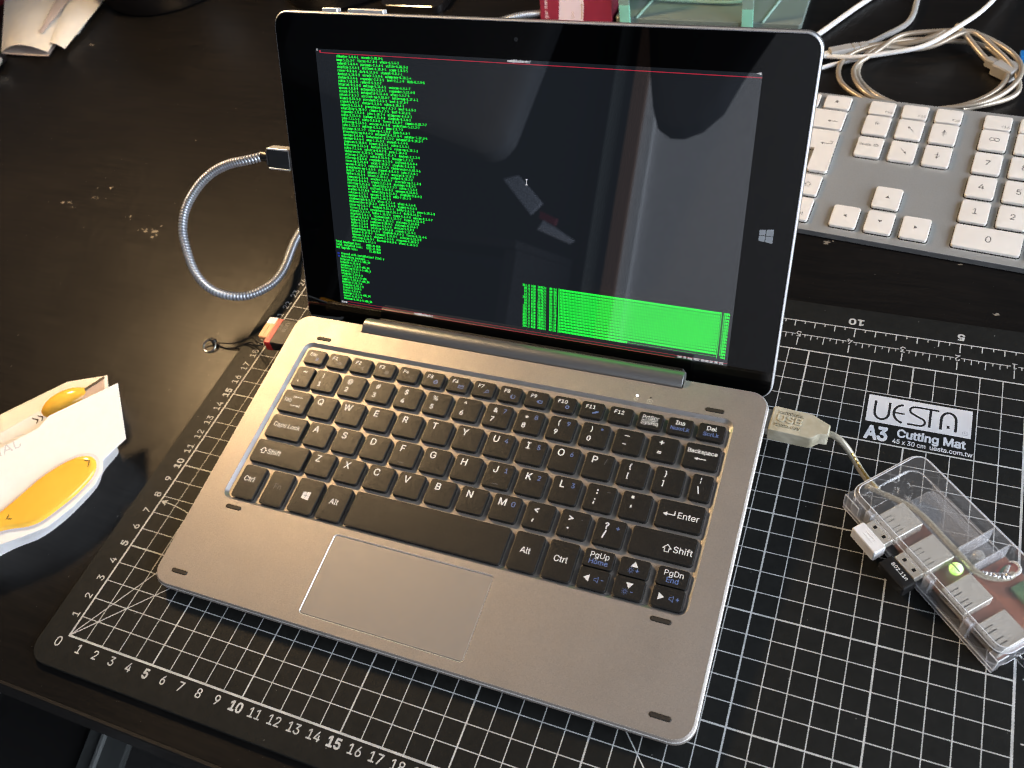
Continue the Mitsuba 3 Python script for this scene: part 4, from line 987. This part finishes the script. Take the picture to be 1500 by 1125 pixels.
cv = [line([q[:2] for q in c], .06) for c in ([(-9.26, 9.55, 1.93), (-8.89, 9.59, 1.93), (-8.84, 9.36, 1.93)], [(-9.06, 9.79, 1.93), (-8.73, 9.82, 1.93), (-8.65, 9.6, 1.93)])]
cvv, cvf = flat(cv, 0)
d_ = (f_[1] - m_[1]); nn = np.array([-ub[1], ub[0], 0])
cvv[:, 2] = 1.90 + ((cvv[:, :2] - m_[1][:2]) @ nn[:2]) / (d_ @ nn) * (f_[1][2] - m_[1][2]) + .02
add('arrow_mark', (cvv, cvf), 'print_dark', pk2, smooth=False)

# folded paper, keys, black round things, red box, glass stand
pp = thing('folded_paper', 'folded cream paper sheet lying at the upper left corner of the desk', 'paper')
def ruled(a, b, n=14, m=6, bulge=.0):
    a, b = np.array(a, float), np.array(b, float); rows = []
    for k in np.linspace(0, 1, n):
        p = a * (1 - k) + b * k
        s_ = np.linspace(0, 1, m)[:, None]
        rows.append(p[0] * (1 - s_) + p[1] * s_ + np.c_[0 * s_, 0 * s_, bulge * np.sin(np.pi * s_)])
    return sheet(rows, .04)
add('upper_leaf', ruled([(-45.98, 45.74, .05), (-40.0, 45.80, .35)], [(-56, 57.5, .05), (-44.2, 57.8, .5)], 14, 8, .75), 'paper', pp, smooth=True, label='bright upper leaf')
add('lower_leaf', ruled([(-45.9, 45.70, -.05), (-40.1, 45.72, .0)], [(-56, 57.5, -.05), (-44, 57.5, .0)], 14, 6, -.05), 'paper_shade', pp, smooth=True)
add('curled_leaf', ruled([(-40.7, 46.9, .5), (-39.2, 47.0, .02)], [(-45.6, 58.5, 1.2), (-41.2, 58.5, .35)], 14, 6, .25), 'paper', pp, smooth=True)
add('printed_band', ruled([(-42.3, 47.8, 1.02), (-41.9, 47.8, .98)], [(-46.6, 58.2, 1.36), (-44.2, 58.2, 1.12)], 10, 4, .06), 'paper_shade', pp, smooth=True, label='mauve printed band')
add('corner_slip', ruled([(-40.6, 49.6, -.2), (-39.9, 49.7, -.2)], [(-43.0, 55.6, -.1), (-41.2, 54.2, -.1)], 5, 3, .02), 'cable_white', pp, smooth=False)
kr = thing('keyring', 'metal keyring and clip at the left edge below the folded paper', 'keyring')
q = np.linspace(0, 2 * np.pi, 37)
add('ring', tube(np.c_[-45.6 + 1.55 * np.cos(q), 43.3 + 1.3 * np.sin(q), .25 + 0 * q], .16, 10), 'plug_steel', kr)
add('clip', stube([(-44.5, 44.2, .3), (-44.0, 43.6, .5), (-43.9, 43.2, .4), (-44.3, 42.8, .2)], .22, 24, 10), 'steel_satin', kr)
add('fob', bx(-47.5, 43.0, -.2, -44.5, 45.2, .35, .1, .5), 'black_gloss', kr)
bowl = thing('black_bowl', 'glossy black round bowl behind the folded paper at the top edge', 'bowl')
add('shell', lathe([(.1, 0), (6.4, 0), (6.7, .12), (7.1, .8), (7.9, 3.0), (8.4, 6.0), (8.2, 6.1), (7.6, 3.1), (6.6, .9), (.1, .6)], 64), 'black_gloss', bowl, frame((-35.5, 59.9, -.3), (1, 0, 0), (0, 1, 0)))
dish = thing('black_dish', 'round black dish behind the upper left corner of the screen', 'dish')
add('shell', lathe([(.1, 0), (5.7, 0), (6.0, .15), (6.3, .9), (6.5, 1.5), (6.2, 1.5), (5.4, .7), (.1, .5)], 64), 'black_gloss', dish, frame((-16.7, 61.4, -.3), (1, 0, 0), (0, 1, 0)))
phone = thing('black_device', 'flat black device with rounded corners and a chrome mark behind the screen', 'device')
add('body', rbox(-10.6, 55.7, -4.6, 66, .9, [(-.3, .05), (-.2, 0), (.35, 0), (.42, .08)], 6), 'black_gloss', phone)
add('chrome_mark', stube([(-7.75, 57.2, .44), (-7.2, 57.05, .44), (-6.6, 57.2, .44)], .07, 12, 8), 'plug_steel', phone)
rb = thing('red_card_box', 'dark red card box with a picture of a white object behind the screen', 'box')
RM = frame((4.35, 55.55, -.3), (1, -.01, 0), (0, .25, 1))
add('carton', bx(0, 0, -2.5, 5.95, 12, 0, .02, .03), 'red_card', rb, RM)
pic = Polygon([(1.55, 0), (1.65, 1.6), (2.0, 2.5), (2.2, 3.8), (2.6, 3.8), (2.72, 2.05), (3.35, 2.35), (3.6, 2.25), (3.68, 1.2), (3.60, 0)])
add('picture', flat([pic.buffer(.1).buffer(-.1)], .013), 'pink_white', rb, RM, smooth=False, label='printed picture of a white object')
add('picture_shade', flat([Polygon([(3.45, .2), (3.55, .2), (3.58, 1.3), (3.47, 1.5)]), *text('toa', .26, 2.85, .25, 'l', 0, 1, 90)], .026), 'tan_print', rb, RM, smooth=False)
add('lettering', flat(text('gar med vit', .30, .62, .15, 'l', 0, 1, 90), .013), 'pink_white', rb, RM, smooth=False)
gs = thing('glass_stand', 'green tinted glass stand behind the top edge of the screen', 'stand')
for x in (11.05, 20.35):
    add('upright', bx(x + .02, 55.4, -.2, x + .80, 66, 4.5, .02, .03), 'glass_sheet', gs)
    add('upright_edge', bx(x, 55.25, -.28, x + .82, 55.39, 1.35, .02, .03), 'lit_glass_edge', gs, label='front edge with its gathered light painted bright green')
    add('upright_edge', bx(x, 55.25, 1.37, x + .82, 55.39, 4.5, .02, .03), 'glass_rim', gs)
add('base_sheet', rbox(10.6, 55.5, 24.6, 66, .3, [(-.28, .05), (-.2, 0), (.15, 0), (.2, .05)], 4), 'glass_milky', gs, label='thick greenish glass base')
for x0, x1 in ((12.3, 15.0), (21.8, 24.6)):
    add('bevel', tube(np.array([(x0, 55.5, .22), (x0 + .35 * (x1 - x0), 60, .22), (x1, 66, .22)]), .11, 8), 'glass_rim', gs)
add('shelf_front', stube([(12.1, 58.6, .5), (13, 58.0, .5), (16, 57.75, .5), (19.5, 57.85, .5), (20.3, 58.3, .5)], .12, 30, 8), 'glass_rim', gs)

# cables on the right
gc = thing('coiled_cable', 'silver and gold braided cable coiled behind the white keyboard', 'cable')
cA = [(30.98, 46.6, .0), (29.75, 47.24, .1), (28.48, 48.49, .1), (27.95, 49.8, .1), (28.08, 51.3, .2), (29.07, 52.41, .4), (30.64, 53.14, .5), (32.32, 53.88, .4), (34.26, 54.21, .2), (35.73, 54.16, .2), (37.01, 53.45, .2), (37.87, 51.76, .3), (38.12, 50.39, .3), (37.61, 48.67, .3), (36.54, 47.66, .1), (35.03, 46.85, .0)]
cB = [(32.8, 46.5, 0), (31.39, 46.9, .1), (30.07, 47.41, .3), (29.09, 48.88, .4), (29.0, 50.49, .4), (30.11, 51.92, .6), (31.41, 53.8, .7), (33.49, 54.31, .8), (35.17, 54.53, .8), (36.44, 53.96, .8), (37.96, 52.87, .6), (38.78, 51.53, .5), (38.83, 50.0, .5), (38.17, 48.51, .4), (36.9, 47.26, .3), (35.41, 46.87, .1), (34, 46.5, 0)]
cD = [(32.6, 46.6, .0), (31.0, 47.4, .05), (29.4, 49.2, .1), (29.2, 51.0, .2), (30.01, 52.43, .5), (32.0, 52.83, .3), (34.03, 53.35, .6), (35.59, 54.14, 1.0), (36.95, 52.95, .8), (38.08, 51.55, .55), (38.82, 50.01, .2), (38.81, 48.89, .05), (37.34, 47.61, .0), (35.82, 46.85, .0)]
cE = [(28.9, 52.7, .35), (30.2, 53.2, .3), (32, 53.2, .55), (34, 53.9, 1.1)]
def fine(s, ph): return 1 + .05 * np.sin(2 * np.pi * s / .14 + 2 * ph)
for c in (cA, cB, cD):
    add('turn', tube(spline(c, 700)[0], .165, 14, fine), 'braid_gold', gc, smooth=40)
add('turn', tube(spline(cE, 120)[0], .185, 14), 'braid_gold', gc, smooth=40)
add('end', stube([(34.78, 55.01, .9), (35.69, 53.6, .7), (36.5, 52.5, .4), (36.9, 52.1, .25)], .185, 60, 14), 'braid_gold', gc, smooth=40)
QM = frame((36.9, 52.15, .15), (.78, -.62, 0), (.62, .78, 0))
add('plug', bx(0, -.28, -.3, .75, .28, .3, .08, .1), 'cable_grey', gc, QM)
add('plug', bx(.75, -.62, -.4, 2.3, .62, .4, .08, .12), 'cable_grey', gc, QM, label='grey rubber plug')
NM = frame((27.05, 51.75, .35), (.90, .43, 0), (-.43, .90, 0))
add('connector', bx(.0, -.36, -.30, 1.55, .36, .30, .06, .08), 'cable_grey', gc, NM, label='grey metal connector')
add('connector_collar', bx(1.55, -.34, -.3, 2.0, .34, .3, .06, .1), 'cable_grey', gc, NM)
add('connector_boot', bx(2.0, -.30, -.28, 2.6, .30, .28, .06, .1), 'cable_grey', gc, NM)
add('connector_tip', bx(-.8, -.24, -.13, 0, .24, .13, .03, .04), 'cable_white', gc, NM)
def cable(name, pts, r, m, label, n=90): return add(name, stube(pts, r, n, 12), m, None, smooth=40, label=label, cat='cable')
cable('white_cable', [(23.2, 50.0, .0), (24.84, 52.88, .0), (25.94, 54.74, .0), (27.24, 57.12, .0), (28.59, 59.47, 0), (31.5, 63.5, 0)], .19, 'cable_white', 'thick white cable rising behind the top right corner of the screen')
cable('white_cable', [(23.0, 52.3, .0), (25.93, 51.77, .1), (27.1, 51.50, .30), (29.11, 51.30, .50), (30.79, 51.57, .7), (32.82, 52.08, 1.0), (34.74, 53.99, 1.3), (36.08, 56.57, 1.0), (37.3, 60.0, .6), (39, 64, .1)], .155, 'cable_white', 'thin white cable crossing over the coiled cable')
cable('white_cable', [(23.5, 48.6, 0), (26.02, 49.95, 0), (27.22, 50.85, .0), (28.47, 51.5, .05), (30.71, 52.88, .0), (32.5, 53.4, .0)], .15, 'cable_white', 'thin white cable running under the coiled cable')
cable('grey_cable', [(28.6, 52.75, .3), (29.54, 53.38, .3), (30.49, 54.76, .15), (31.57, 56.43, .0), (31.95, 58.09, 0), (32.2, 62, 0)], .20, 'cable_grey', 'grey cable leading up from the metal connector')
bp = thing('blue_plug', 'small bright blue plug at the right edge above the white keyboard', 'plug')
add('body', bx(38.75, 52.1, .0, 41.2, 52.9, .6, .06, .1), 'blue_plastic', bp)
add('cuff', bx(41.2, 52.2, .1, 42.6, 52.8, .5, .06, .1), 'black_satin', bp)
rc = thing('red_pouch', 'dark red pouch at the far upper left corner of the desk', 'pouch')
add('body', rbox(-64, 53.5, -53.0, 64, 2.0, [(-.3, .3), (.3, 0), (1.5, .0), (2.2, .5), (2.4, 1.6)], 6), 'dark_red', rc)
bdrop = thing('dark_backdrop', 'added tall dark cupboard mirrored in the left half of the screen', 'backdrop')  # unseen dark panel added so the left of the screen mirrors darkness
add('body', bx(-230, -190, -73, -19, -165, 190, .5), 'shelf_black', bdrop)
